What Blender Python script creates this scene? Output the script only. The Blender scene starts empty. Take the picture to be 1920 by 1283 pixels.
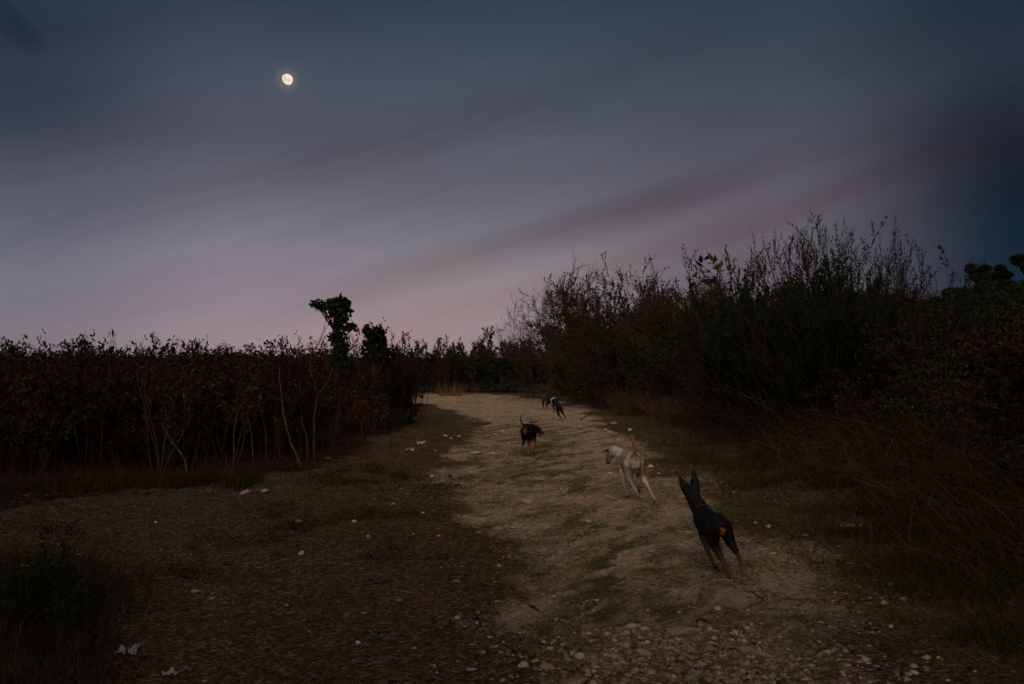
import bpy, math, random
import numpy as np
from mathutils import Vector, Matrix, Euler

scene = bpy.context.scene
COL = scene.collection
R = math.radians
random.seed(7)
rng = np.random.default_rng(7)

# ------------------------------------------------------------------ camera
F = 1867.0                       # focal length in pixels of the 1920 px wide photograph (35 mm lens)
CAM_H = 1.6
PITCH = math.atan(28.5 / F)
cam_d = bpy.data.cameras.new('camera')
cam_d.sensor_width = 36.0
cam_d.lens = 36.0 * F / 1920.0
cam_d.clip_start = 0.05
cam_d.clip_end = 20000
cam = bpy.data.objects.new('camera', cam_d)
COL.objects.link(cam)
cam.location = (0, 0, CAM_H)
cam.rotation_euler = (math.pi / 2 + PITCH, 0, 0)
scene.camera = cam

# ------------------------------------------------------------------ world, light, exposure
SUN_EL, SUN_AZ = 37.0, 188.0     # afterglow of the western sky, behind the camera
scene.view_settings.view_transform = 'Standard'
scene.view_settings.look = 'None'
scene.view_settings.exposure = 0
scene.view_settings.gamma = 1
scene.view_settings.use_curve_mapping = False

def lin(c):
    return tuple((v / 255 / 12.92) if v / 255 <= 0.04045 else ((v / 255 + 0.055) / 1.055) ** 2.4 for v in c)

class NT:
    """tiny node helper"""
    def __init__(s, nt):
        s.nt = nt; s.n = nt.nodes; s.l = nt.links
    def new(s, t, **k):
        n = s.n.new(t)
        for a, b in k.items(): setattr(n, a, b)
        return n
    def link(s, a, b): s.l.new(a, b)
    def put(s, sock, v):
        if isinstance(v, bpy.types.NodeSocket): s.link(v, sock)
        else: sock.default_value = v
    def math(s, op, a, b=0.0, c=None, clamp=False):
        n = s.new('ShaderNodeMath', operation=op, use_clamp=clamp)
        s.put(n.inputs[0], a); s.put(n.inputs[1], b)
        if c is not None: s.put(n.inputs[2], c)
        return n.outputs[0]
    def maprange(s, v, a, b, c=0.0, d=1.0, smooth=True):
        n = s.new('ShaderNodeMapRange')
        if smooth: n.interpolation_type = 'SMOOTHSTEP'
        s.put(n.inputs['Value'], v)
        for k, x in (('From Min', a), ('From Max', b), ('To Min', c), ('To Max', d)): s.put(n.inputs[k], x)
        return n.outputs['Result']
    def mix(s, f, a, b, t='MIX'):
        n = s.new('ShaderNodeMix', data_type='RGBA', blend_type=t)
        s.put(n.inputs[0], f)
        for k, x in ((6, a), (7, b)):
            if isinstance(x, tuple) and len(x) == 3: x = (*x, 1)
            s.put(n.inputs[k], x)
        return n.outputs[2]
    def ramp(s, f, stops, interp='EASE'):
        n = s.new('ShaderNodeValToRGB')
        cr = n.color_ramp; cr.interpolation = interp
        while len(cr.elements) < len(stops): cr.elements.new(0.5)
        for e, (p, c) in zip(cr.elements, stops):
            e.position = p; e.color = (*c[:3], 1)
        s.put(n.inputs[0], f)
        return n.outputs[0]
    def noise(s, vec, scale, detail=4, rough=0.55, dims='3D', dist=0.0):
        n = s.new('ShaderNodeTexNoise', noise_dimensions=dims)
        if vec is not None: s.link(vec, n.inputs['Vector'])
        n.inputs['Scale'].default_value = scale; n.inputs['Detail'].default_value = detail
        n.inputs['Roughness'].default_value = rough; n.inputs['Distortion'].default_value = dist
        return n.outputs[0]
    def comb(s, x, y, z=0.0):
        n = s.new('ShaderNodeCombineXYZ')
        for i, v in enumerate((x, y, z)): s.put(n.inputs[i], v)
        return n.outputs[0]

world = bpy.data.worlds.new('World')
scene.world = world
world.use_nodes = True
W = NT(world.node_tree)
W.n.clear()
tc = W.new('ShaderNodeTexCoord').outputs['Generated']
sep = W.new('ShaderNodeSeparateXYZ'); W.link(tc, sep.inputs[0])
X, Y, Z = sep.outputs
az = W.math('ARCTAN2', X, Y)                       # 0 = straight ahead (east), + to the right
el = W.math('ARCSINE', Z)
def E(py): return math.atan((670 - py) / F)        # elevation seen at a photo row
# dusk sky: colour by elevation at four bearings, blended by bearing
def column(stops, zen=(36, 47, 64)):
    top = 0.55
    low = min(p for p, c in stops)
    out = [((E(p)) / top, lin(c)) for p, c in stops]
    out.append((1.0, lin(zen)))
    out = sorted(out, key=lambda t: t[0])
    out = [(max(0, min(1, a)), c) for a, c in out]
    return W.ramp(W.math('DIVIDE', el, top), out, 'CARDINAL')
c0 = column([(670, (130, 118, 126)), (590, (121, 117, 127)), (450, (98, 101, 116)), (300, (64, 69, 84)), (150, (46, 56, 72)), (20, (40, 54, 72))])
c1 = column([(670, (152, 134, 139)), (590, (146, 131, 140)), (450, (122, 119, 131)), (300, (88, 89, 103)), (150, (72, 78, 94)), (0, (48, 60, 78))])
c2 = column([(670, (157, 138, 141)), (600, (150, 135, 139)), (470, (124, 121, 128)), (400, (106, 105, 116)), (250, (84, 88, 101)), (110, (66, 76, 91)), (0, (52, 64, 80))])
c3 = column([(670, (112, 102, 110)), (540, (104, 97, 106)), (420, (96, 93, 103)), (300, (82, 83, 96)), (150, (64, 72, 85)), (0, (50, 62, 77))])
c4 = column([(670, (24, 42, 62)), (440, (23, 38, 54)), (320, (31, 37, 50)), (200, (40, 48, 62)), (100, (38, 49, 63)), (0, (33, 46, 60))])
def A(px): return math.atan((px - 960) / F)
sky = W.mix(W.maprange(az, A(10), A(480)), c0, c1)
sky = W.mix(W.maprange(az, A(480), A(950)), sky, c2)
sky = W.mix(W.maprange(az, A(950), A(1420)), sky, c3)
sky = W.mix(W.maprange(az, A(1440), A(1920)), sky, c4)
# soft slanting cloud streaks
u = W.math('SUBTRACT', el, W.math('MULTIPLY', az, 0.29))
wob = W.noise(W.comb(W.math('MULTIPLY', az, 2.2), W.math('MULTIPLY', u, 9.0)), 1.0, 3, 0.5)
uw = W.math('ADD', u, W.math('MULTIPLY', W.math('SUBTRACT', wob, 0.5), 0.035))
st1 = W.noise(W.comb(W.math('MULTIPLY', az, 2.0), W.math('MULTIPLY', uw, 26.0), 3.7), 1.0, 5, 0.55)
st2 = W.noise(W.comb(W.math('MULTIPLY', az, 16.0), W.math('MULTIPLY', uw, 95.0), 1.3), 1.0, 6, 0.68, dist=.4)
def band(c, w, amt, tint, src):
    d = W.math('ABSOLUTE', W.math('SUBTRACT', uw, c))
    m = W.maprange(d, w, 0.0, 0.0, amt)
    m = W.math('MULTIPLY', m, W.maprange(st1, 0.3, 0.62, 0.45, 1.0))
    return W.mix(m, src, tint, 'MULTIPLY')
def fade(a0, a1, b1, b0): return W.math('MULTIPLY', W.maprange(az, A(a0), A(a1)), W.maprange(az, A(b0), A(b1)))
sky = W.mix(fade(350, 800, 1250, 1950), sky, band(0.1105, 0.030, 1.0, (0.84, 0.71, 0.70), sky))
sky = W.mix(fade(100, 500, 1300, 1800), sky, band(0.083, 0.020, 1.0, (1.13, 1.06, 1.04), sky))
sky = band(0.058, 0.026, 0.9, (1.08, 0.92, 0.90), sky)
sky = W.mix(fade(-200, 200, 900, 1500), sky, band(0.240, 0.050, 0.65, (0.90, 0.84, 0.84), sky))
u_main = uw
uw = W.math('ADD', W.math('SUBTRACT', el, W.math('MULTIPLY', az, 0.46)), W.math('MULTIPLY', W.math('SUBTRACT', wob, 0.5), 0.03))
sky = W.mix(fade(1250, 1650, 3000, 4000), sky, band(0.014, 0.024, 0.6, (0.86, 0.79, 0.81), sky))
sky = W.mix(fade(1150, 1500, 1750, 2100), sky, band(0.062, 0.026, 1.0, (1.10, 1.07, 1.06), sky))
uw = u_main
sky = band(0.010, 0.030, 0.45, (0.84, 0.80, 0.84), sky)
sky = W.mix(W.maprange(st1, 0.42, 0.72, 0.0, 0.35), sky, (0.84, 0.78, 0.80), 'MULTIPLY')
sky = W.mix(W.maprange(st2, 0.38, 0.66, 0.0, 0.26), sky, (1.12, 1.10, 1.12), 'MULTIPLY')
# small dark cloud scrap high on the left
dx = W.math('DIVIDE', W.math('SUBTRACT', az, A(8)), 0.034)
dy = W.math('DIVIDE', W.math('SUBTRACT', W.math('ADD', el, W.math('MULTIPLY', W.math('SUBTRACT', az, A(8)), 0.7)), E(100)), 0.020)
rr = W.math('ADD', W.math('SQRT', W.math('ADD', W.math('MULTIPLY', dx, dx), W.math('MULTIPLY', dy, dy))),
            W.math('MULTIPLY', W.math('SUBTRACT', W.noise(tc, 55, 3), 0.5), 1.4))
sky = W.mix(W.maprange(rr, 1.15, 0.4, 0.0, 0.85), sky, (0.62, 0.68, 0.76), 'MULTIPLY')
# moon aureole: light scattered in the air round the moon
mpx, mpy = 538.5, 149.5
cx, cy = (mpx - 960) / F, (641.5 - mpy) / F
md = Vector((cx, math.cos(PITCH) - cy * math.sin(PITCH), math.sin(PITCH) + cy * math.cos(PITCH))).normalized()
dotn = W.new('ShaderNodeVectorMath', operation='DOT_PRODUCT')
W.link(tc, dotn.inputs[0]); dotn.inputs[1].default_value = md
ang = W.math('ARCCOSINE', dotn.outputs['Value'])
halo = W.math('ADD', W.math('MULTIPLY', W.maprange(ang, 0.0140, 0.0050), 0.040), W.math('MULTIPLY', W.maprange(ang, 0.030, 0.0), 0.012))
hc = W.mix(1.0, W.comb(halo, halo, halo), (1.0, 0.78, 0.62), 'MULTIPLY')
sky = W.mix(1.0, sky, hc, 'ADD')
# the brighter western sky behind the camera, still glowing after sunset
ns = W.new('ShaderNodeTexSky', sky_type='NISHITA')
ns.sun_disc = False
ns.sun_elevation = R(1.5); ns.sun_rotation = R(SUN_AZ); ns.altitude = 50; ns.dust_density = 2.0
bg2 = W.new('ShaderNodeBackground'); W.link(ns.outputs[0], bg2.inputs[0])
west = W.maprange(Y, -0.15, -0.75)
W.link(W.math('MULTIPLY', west, 0.05), bg2.inputs[1])
bg = W.new('ShaderNodeBackground'); W.link(sky, bg.inputs[0]); bg.inputs[1].default_value = 1.0
add = W.new('ShaderNodeAddShader'); W.link(bg.outputs[0], add.inputs[0]); W.link(bg2.outputs[0], add.inputs[1])
wo = W.new('ShaderNodeOutputWorld'); W.link(add.outputs[0], wo.inputs[0])

sd = bpy.data.lights.new('afterglow_sun', 'SUN')
sd.energy = 2.1; sd.angle = R(52); sd.color = (1.0, 0.78, 0.58)
so = bpy.data.objects.new('afterglow_sun', sd); COL.objects.link(so)
sdir = Vector((math.sin(R(SUN_AZ)) * math.cos(R(SUN_EL)), math.cos(R(SUN_AZ)) * math.cos(R(SUN_EL)), math.sin(R(SUN_EL))))
so.rotation_euler = sdir.to_track_quat('Z', 'Y').to_euler()

# ------------------------------------------------------------------ helpers
def tag(o, label=None, cat=None, group=None, kind=None):
    if label: o['label'] = label
    if cat: o['category'] = cat
    if group: o['group'] = group
    if kind: o['kind'] = kind
    return o

def make_mesh(name, verts, faces, smooth=False, mat=None):
    """verts Nx3, faces MxK (all same K)"""
    me = bpy.data.meshes.new(name)
    v = np.asarray(verts, dtype=np.float32); f = np.asarray(faces, dtype=np.int32)
    K = f.shape[1]
    me.vertices.add(len(v)); me.vertices.foreach_set('co', v.ravel())
    me.loops.add(f.size); me.loops.foreach_set('vertex_index', f.ravel())
    me.polygons.add(len(f))
    me.polygons.foreach_set('loop_start', np.arange(len(f), dtype=np.int32) * K)
    if smooth: me.polygons.foreach_set('use_smooth', np.ones(len(f), dtype=bool))
    me.update(calc_edges=True)
    if mat: me.materials.append(mat)
    return me

def add_obj(name, me, parent=None, loc=(0, 0, 0)):
    o = bpy.data.objects.new(name, me); COL.objects.link(o)
    o.location = loc
    if parent: o.parent = parent
    return o

def empty(name, loc=(0, 0, 0), rz=0.0):
    o = bpy.data.objects.new(name, None); COL.objects.link(o)
    o.empty_display_size = 0.2
    o.location = loc; o.rotation_euler = (0, 0, rz)
    return o

def vnoise(x, y, seed=0):
    xi = np.floor(x).astype(np.int64); yi = np.floor(y).astype(np.int64)
    xf = x - xi; yf = y - yi
    def h(a, b):
        n = (a * 374761393 + b * 668265263 + seed * 982451653) & 0xffffffff
        n = ((n ^ (n >> 13)) * 1274126177) & 0xffffffff
        return ((n ^ (n >> 16)) & 0xffff) / 65535.0
    uu = xf * xf * (3 - 2 * xf); vv = yf * yf * (3 - 2 * yf)
    return (h(xi, yi) * (1 - uu) + h(xi + 1, yi) * uu) * (1 - vv) + (h(xi, yi + 1) * (1 - uu) + h(xi + 1, yi + 1) * uu) * vv

def fbm(x, y, octv=4, seed=0, gain=0.5):
    a, s, t = 1.0, 0.0, 0.0
    for i in range(octv):
        s = s + a * vnoise(x * 2 ** i + 17.3 * i, y * 2 ** i - 9.1 * i, seed + i); t += a; a *= gain
    return s / t

def ss(x, a, b):
    t = np.clip((x - a) / (b - a), 0, 1); return t * t * (3 - 2 * t)

# ------------------------------------------------------------------ the lie of the land
YK = np.array([0, 4, 5, 7, 12, 19, 25, 30, 34, 37, 40, 44, 46])
XLK = np.array([.1, .0, -.05, -.30, -.75, -.85, -1.05, -1.55, -2.6, -6, -30, -60, -60])
XRK = np.array([2.0, 1.9, 1.9, 2.05, 2.15, 2.15, 2.1, 2.0, 1.7, 1.1, 0.3, -0.9, -2.5])
def path_mask(x, y):
    n = (fbm(x * 1.3, y * 0.6, 4, 5) - 0.5) * 1.5
    n2 = (fbm(x * 5, y * 2.2, 3, 15) - 0.5) * 0.6
    xl = np.interp(y, YK, XLK); xr = np.interp(y, YK, XRK)
    n = n + (fbm(x * .8 + 9, y * .35, 3, 55) - .5) * 1.0
    m = ss(x + n + n2, xl - 0.5, xl + 0.6) * (1 - ss(x + n + n2, xr - 0.6, xr + 0.9))
    m = m * (1 - ss(y + n, 44.0, 45.0)) * (1 - .45 * (1 - ss(y + n, 5.2, 8.5)))  # shade on the nearest dirt put into its colour by mixing in darker soil
    return m
def strip_mask(x, y):              # grassy patches between and beside the wheel tracks
    c = np.interp(y, [4, 8, 12, 18, 26, 34], [0.75, .80, .55, .60, .50, .3])
    w = np.interp(y, [4, 9, 14, 22, 30], [0.75, .80, .65, .55, .4])
    s = np.exp(-((x - c) / w) ** 2) * np.clip((33 - y) / 8, 0, 1)
    u_ = x * .91 - y * .42; t_ = x * .42 + y * .91
    n = fbm(u_ * 5.5, t_ * 1.6, 5, 31, .66)
    return np.clip(s * ss(n, 0.40, 0.60) * .95, 0, 1)
def ground_z(x, y):
    x = np.asarray(x, float); y = np.asarray(y, float)
    z = 0.05 * (fbm(x * 0.35, y * 0.3, 3, 1) - 0.5)
    z = z + 0.17 * np.clip(x - 3.3, 0, 7) * ss(y, 2, 7) * (1 - ss(y, 38, 48))
    p = path_mask(x, y)
    z = z - 0.035 * p
    near = 1 - ss(y, 18, 40)
    # slanting ledges and washed out grooves
    s = x * 0.91 - y * 0.42; t = x * 0.42 + y * 0.91
    led = fbm(s * 3.2, t * 0.8, 4, 44)
    z = z + p * 0.075 * (led - 0.5) + near * (0.016 + 0.010 * p) * (fbm(x * 7, y * 6, 4, 9, 0.6) - 0.5)
    z = z + (1 - p) * near * (0.06 * (fbm(x * 2.2, y * 2.2, 3, 77) - 0.5) + 0.030 * (fbm(x * 9, y * 9, 2, 78) - 0.5))
    # low hump of earth in the left clearing
    z = z + 0.16 * np.exp(-((x + 2.4) / 0.7) ** 2 - ((y - 18.3) / 0.9) ** 2)
    # far right hill
    z = z + 7.0 * ss(x, 22, 46) * ss(y, 55, 94) * (1 - ss(y, 120, 180)) * (1 - ss(x, 120, 220))
    return z
def gz(x, y): return float(ground_z(np.array([x]), np.array([y]))[0])
def ray(px, py):
    ax, ay = (px - 960) / F, (641.5 - py) / F
    return Vector((ax, math.cos(PITCH) - ay * math.sin(PITCH), math.sin(PITCH) + ay * math.cos(PITCH)))
def hit(px, py):
    """ground point seen at a photo pixel (used once, for siting things)"""
    d = ray(px, py); z = 0.0
    for _ in range(12):
        t = (z - CAM_H) / d.z; x, y = d.x * t, d.y * t
        z = 0.5 * z + 0.5 * gz(x, y)
    return x, y, gz(x, y)
def at_y(px, y):
    d = ray(px, 670); t = y / d.y
    return d.x * t
def top_z(py, y):
    d = ray(960, py); return CAM_H + d.z * y / d.y

# ------------------------------------------------------------------ materials
def base_mat(name, rough=0.9, spec=0.2):
    m = bpy.data.materials.new(name); m.use_nodes = True
    N = NT(m.node_tree); b = N.n['Principled BSDF']
    b.inputs['Roughness'].default_value = rough
    b.inputs['Specular IOR Level'].default_value = spec
    return m, N, b

def leaf_mat(name, cols, rough=0.8, spec=0.08, scale=2.0, tone=0.85):
    """cols: list of linear colours picked per leaf"""
    m, N, b = base_mat(name, rough, spec)
    geo = N.new('ShaderNodeNewGeometry')
    oi = N.new('ShaderNodeObjectInfo')
    r = geo.outputs['Random Per Island']
    tcn = N.new('ShaderNodeTexCoord').outputs['Object']
    nz = N.noise(tcn, scale, 2)
    f = N.math('ADD', N.math('MULTIPLY', r, 0.6), N.math('MULTIPLY', nz, 0.4))
    k = len(cols)
    c = N.ramp(f, [(0.12 + 0.76 * i / max(1, k - 1), cols[i]) for i in range(k)], 'LINEAR')
    v = N.math('MULTIPLY_ADD', oi.outputs['Random'], 0.7 * tone, 0.65 * tone)
    c = N.mix(1.0, c, N.comb(v, v, v), 'MULTIPLY')
    N.link(c, b.inputs['Base Color'])
    return m

def bark_mat(name, a, bcol, scale=30):
    m, N, b = base_mat(name, 0.9, 0.15)
    tcn = N.new('ShaderNodeTexCoord').outputs['Object']
    f = N.noise(tcn, scale, 4)
    c = N.ramp(f, [(0.35, a), (0.65, bcol)], 'LINEAR')
    N.link(c, b.inputs['Base Color'])
    bump = N.new('ShaderNodeBump'); bump.inputs['Strength'].default_value = 0.4; bump.inputs['Distance'].default_value = 0.004
    N.link(N.noise(tcn, scale * 4, 3), bump.inputs['Height']); N.link(bump.outputs[0], b.inputs['Normal'])
    return m

M = {}
M['green'] = leaf_mat('green_leaves', [(.012, .024, .008), (.022, .042, .011), (.036, .058, .015), (.060, .070, .018)])
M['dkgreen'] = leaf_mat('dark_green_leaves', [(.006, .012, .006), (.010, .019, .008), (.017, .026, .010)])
M['yellowish'] = leaf_mat('yellowing_leaves', [(.022, .038, .010), (.040, .058, .012), (.10, .085, .014), (.035, .030, .012)])
M['brown'] = leaf_mat('scorched_leaves', [(.008, .0045, .003), (.015, .008, .005), (.028, .012, .007), (.055, .026, .013)])
M['redbrown'] = leaf_mat('dry_red_leaves', [(.014, .006, .004), (.026, .011, .006), (.044, .020, .010), (.080, .044, .020)])
M['orange'] = leaf_mat('dry_orange_leaves', [(.03, .012, .005), (.09, .04, .012), (.18, .08, .02)])
M['mixed'] = leaf_mat('fading_leaves', [(.014, .016, .007), (.026, .026, .010), (.040, .024, .010), (.022, .030, .010)])
M['hay'] = leaf_mat('dry_grass', [(.045, .028, .016), (.090, .056, .028), (.150, .095, .048), (.26, .17, .09)])
M['hay2'] = leaf_mat('dry_tall_grass', [(.014, .011, .006), (.032, .023, .011), (.058, .036, .018), (.13, .080, .040)])
M['turf'] = leaf_mat('green_turf', [(.030, .040, .014), (.055, .066, .022), (.095, .092, .034), (.19, .150, .070)])
M['yellow'] = leaf_mat('yellow_petals', [(.26, .17, .008), (.38, .26, .012)])
M['twig'] = bark_mat('twig_bark', (.020, .014, .010), (.055, .036, .025))
M['paletwig'] = bark_mat('pale_twig_bark', (.020, .014, .009), (.060, .040, .025))
M['palebark'] = bark_mat('pale_bark', (.026, .018, .012), (.080, .055, .036), 18)
M['greenstem'] = bark_mat('green_stem', (.03, .04, .012), (.06, .07, .02))
M['straw'] = leaf_mat('straw', [(.05, .03, .015), (.12, .075, .035), (.20, .13, .07)])

def rock_mat(name, a, b_, c_):
    m, N, b = base_mat(name, 0.92, 0.2)
    oi = N.new('ShaderNodeObjectInfo')
    geo = N.new('ShaderNodeNewGeometry')
    tcn = N.new('ShaderNodeTexCoord').outputs['Object']
    f = N.noise(tcn, 14, 6, 0.65)
    f = N.math('ADD', f, N.math('MULTIPLY', N.math('SUBTRACT', geo.outputs['Random Per Island'], 0.5), 0.25))
    c = N.ramp(f, [(0.28, a), (0.5, b_), (0.72, c_)], 'LINEAR')
    v = N.math('MULTIPLY_ADD', oi.outputs['Random'], 0.35, 0.82)
    c = N.mix(1.0, c, N.comb(v, v, v), 'MULTIPLY')
    N.link(c, b.inputs['Base Color'])
    bump = N.new('ShaderNodeBump'); bump.inputs['Strength'].default_value = 0.7; bump.inputs['Distance'].default_value = 0.01
    N.link(N.noise(tcn, 45, 5, 0.7), bump.inputs['Height']); N.link(bump.outputs[0], b.inputs['Normal'])
    return m
M['rock'] = rock_mat('limestone', (.16, .115, .085), (.36, .285, .23), (.52, .43, .36))
M['rust'] = rock_mat('rusty_stone', (.12, .055, .03), (.26, .14, .07), (.36, .22, .13))
M['darkrock'] = rock_mat('dark_stone', (.010, .008, .007), (.022, .017, .014), (.04, .03, .025))
M['gravel'] = rock_mat('gravel', (.08, .056, .040), (.22, .165, .125), (.42, .335, .27))
M['plastic'] = rock_mat('crumpled_white_plastic', (.20, .21, .23), (.30, .32, .35), (.42, .44, .47))

def ground_mat():
    m, N, b = base_mat('track_and_verge_ground', 0.95, 0.1)
    P = N.new('ShaderNodeNewGeometry').outputs['Position']
    at = N.new('ShaderNodeAttribute', attribute_name='masks')
    sp = N.new('ShaderNodeSeparateColor'); N.link(at.outputs['Color'], sp.inputs[0])
    path, green, burnt = sp.outputs
    # slanted coordinates for washed out streaks
    mp0 = N.new('ShaderNodeMapping'); mp0.inputs['Rotation'].default_value = (0, 0, R(25)); N.link(P, mp0.inputs[0])
    mp = N.new('ShaderNodeMapping'); mp.inputs['Scale'].default_value = (3.0, 0.75, 1)
    N.link(mp0.outputs[0], mp.inputs[0]); Q = mp.outputs[0]
    n1 = N.noise(P, 0.9, 5, 0.6); n2 = N.noise(Q, 3.4, 6, 0.68); n3 = N.noise(P, 30, 5, 0.72); n4 = N.noise(P, 120, 3, 0.7)
    n5 = N.noise(Q, 3.4, 6, 0.7)
    n5b = N.noise(P, 7.5, 5, 0.65)
    n5 = N.math('ADD', N.math('MULTIPLY', n5, .5), N.math('MULTIPLY', n5b, .5))
    dirt = N.ramp(n2, [(0.30, (.22, .155, .108)), (0.48, (.42, .315, .235)), (0.66, (.54, .425, .335))], 'LINEAR')
    dirt = N.mix(N.maprange(n3, 0.50, 0.62, 0, .8), dirt, (.12, .085, .052))
    dirt = N.mix(N.maprange(n3, 0.40, 0.28, 0, .7), dirt, (.58, .49, .41))
    dirt = N.mix(N.maprange(n5, 0.50, 0.64, 0, .65), dirt, (.135, .100, .052))
    soil = N.ramp(n3, [(0.39, (.022, .015, .009)), (0.51, (.078, .053, .031)), (0.65, (.27, .19, .12))], 'LINEAR')
    soil = N.mix(N.maprange(n5, 0.48, 0.66, 0, .7), soil, (.030, .026, .012))
    turf = N.ramp(n3, [(0.36, (.024, .026, .011)), (0.52, (.075, .070, .030)), (0.66, (.170, .135, .070))], 'LINEAR')
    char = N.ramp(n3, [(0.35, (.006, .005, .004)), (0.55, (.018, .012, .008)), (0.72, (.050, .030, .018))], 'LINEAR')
    # break the mask edges with fine noise
    brk = N.math('MULTIPLY', N.math('SUBTRACT', N.math('ADD', N.math('MULTIPLY', n3, 0.5), N.math('MULTIPLY', n5, 0.5)), 0.5), 2.4)
    pm = N.maprange(N.math('ADD', path, brk), 0.25, 0.75)
    gm = N.maprange(N.math('ADD', green, brk), 0.30, 0.85, 0, .8)
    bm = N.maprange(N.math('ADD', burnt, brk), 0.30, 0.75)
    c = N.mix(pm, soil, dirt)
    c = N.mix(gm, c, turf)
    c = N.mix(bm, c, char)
    c = N.mix(N.maprange(n4, 0.42, 0.60, 0, .22), c, (.3, .3, .3), 'MULTIPLY')
    c = N.mix(N.maprange(n1, 0.40, 0.62, 0, .16), c, (.62, .58, .54), 'MULTIPLY')
    N.link(c, b.inputs['Base Color'])
    h = N.math('ADD', N.math('MULTIPLY', n3, 0.6), N.math('ADD', N.math('MULTIPLY', n4, 0.25), N.math('MULTIPLY', n2, 0.9)))
    bump = N.new('ShaderNodeBump'); bump.inputs['Strength'].default_value = 0.9; bump.inputs['Distance'].default_value = 0.03
    N.link(h, bump.inputs['Height']); N.link(bump.outputs[0], b.inputs['Normal'])
    return m
M['ground'] = ground_mat()

# ------------------------------------------------------------------ ground
def axis(fine_lo, fine_hi, step, grow, lo, hi):
    a = list(np.arange(fine_lo, fine_hi, step))
    s = step; v = a[-1]
    while v < hi: s *= grow; v += s; a.append(v)
    s = step; v = a[0]; b = []
    while v > lo: s *= grow; v -= s; b.append(v)
    return np.array(b[::-1] + a)
xs = axis(-4.0, 4.5, 0.03, 1.045, -6000, 6000)
ys = axis(3.8, 14.0, 0.035, 1.020, -60, 6000)
GX, GY = np.meshgrid(xs, ys)
GZ = ground_z(GX, GY)
nx, ny = len(xs), len(ys)
idx = np.arange(nx * ny).reshape(ny, nx)
fc = np.stack([idx[:-1, :-1], idx[:-1, 1:], idx[1:, 1:], idx[1:, :-1]], -1).reshape(-1, 4)
gme = make_mesh('ground', np.stack([GX, GY, GZ], -1).reshape(-1, 3), fc, True, M['ground'])
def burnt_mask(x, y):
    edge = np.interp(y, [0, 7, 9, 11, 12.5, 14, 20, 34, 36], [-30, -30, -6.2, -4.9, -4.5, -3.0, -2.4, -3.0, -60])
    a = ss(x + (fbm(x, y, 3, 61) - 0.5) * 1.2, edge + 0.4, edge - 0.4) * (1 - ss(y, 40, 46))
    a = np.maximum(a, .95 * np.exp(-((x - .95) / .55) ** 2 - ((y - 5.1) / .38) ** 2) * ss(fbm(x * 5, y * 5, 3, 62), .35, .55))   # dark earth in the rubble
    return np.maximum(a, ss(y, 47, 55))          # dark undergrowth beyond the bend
def green_mask(x, y):
    p = path_mask(x, y)
    right = ss(x, 1.9, 2.8) * 0.85
    left = ss(-x, 0.6, 1.2) * (1 - ss(-x, 1.9, 2.8)) * 0.55
    nn = fbm(x * 0.9, y * 0.6, 4, 23)
    far = ss(y, 44, 45.5)
    return np.clip(strip_mask(x, y) * 0.95 + (right + left + far) * ss(nn, 0.36, 0.60) + ss(x, 3.0, 4.2) * 0.8, 0, 1)
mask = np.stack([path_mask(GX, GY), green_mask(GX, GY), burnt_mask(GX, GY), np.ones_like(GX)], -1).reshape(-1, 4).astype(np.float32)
ca = gme.color_attributes.new('masks', 'FLOAT_COLOR', 'POINT'); ca.data.foreach_set('color', mask.ravel())
tag(add_obj('ground', gme), kind='structure')

# ------------------------------------------------------------------ blades, leaves, stones as numpy batches
def ribbons(P, D, L, Wd, bend, segs=2, droop=None):
    """curved tapering blades. P base Nx3, D unit dir Nx3, L length, Wd width, bend: horizontal-ish bend vec Nx3"""
    n = len(P)
    side = np.cross(D, rng.normal(size=(n, 3))); side /= np.linalg.norm(side, axis=1)[:, None] + 1e-9
    V = []
    for k in range(segs):
        t = k / segs
        c = P + D * (L * t)[:, None] + bend * (L * t * t)[:, None]
        w = (Wd * (1 - 0.7 * t) * 0.5)[:, None]
        V += [c - side * w, c + side * w]
    V.append(P + D * L[:, None] + bend * L[:, None])
    V = np.stack(V, 1); m = V.shape[1]
    f = []
    for k in range(segs - 1):
        a = 2 * k; f += [[a, a + 1, a + 3], [a, a + 3, a + 2]]
    a = 2 * (segs - 1); f.append([a, a + 1, a + 2])
    f = np.array(f)
    Fc = (np.arange(n)[:, None, None] * m + f[None]).reshape(-1, 3)
    return V.reshape(-1, 3), Fc

def leaves_geo(P, D, L, Wd, nrm=None, fold=0.25):
    """folded diamond leaves"""
    n = len(P)
    r_ = rng.normal(size=(n, 3)) if nrm is None else nrm
    side = np.cross(D, r_); side /= np.linalg.norm(side, axis=1)[:, None] + 1e-9
    up = np.cross(side, D)
    a = P; c = P + D * L[:, None]
    mid = P + D * (L * 0.45)[:, None]
    b = mid + side * (Wd * .5)[:, None] + up * (Wd * fold)[:, None]
    d = mid - side * (Wd * .5)[:, None] + up * (Wd * fold)[:, None]
    V = np.stack([a, b, c, d], 1)
    f = np.array([[0, 1, 2], [0, 2, 3]])
    return V.reshape(-1, 3), (np.arange(n)[:, None, None] * 4 + f[None]).reshape(-1, 3)

def join_geo(parts):
    V, Fs, o = [], [], 0
    for v, f in parts:
        V.append(v); Fs.append(f + o); o += len(v)
    return np.concatenate(V), np.concatenate(Fs)

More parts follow.
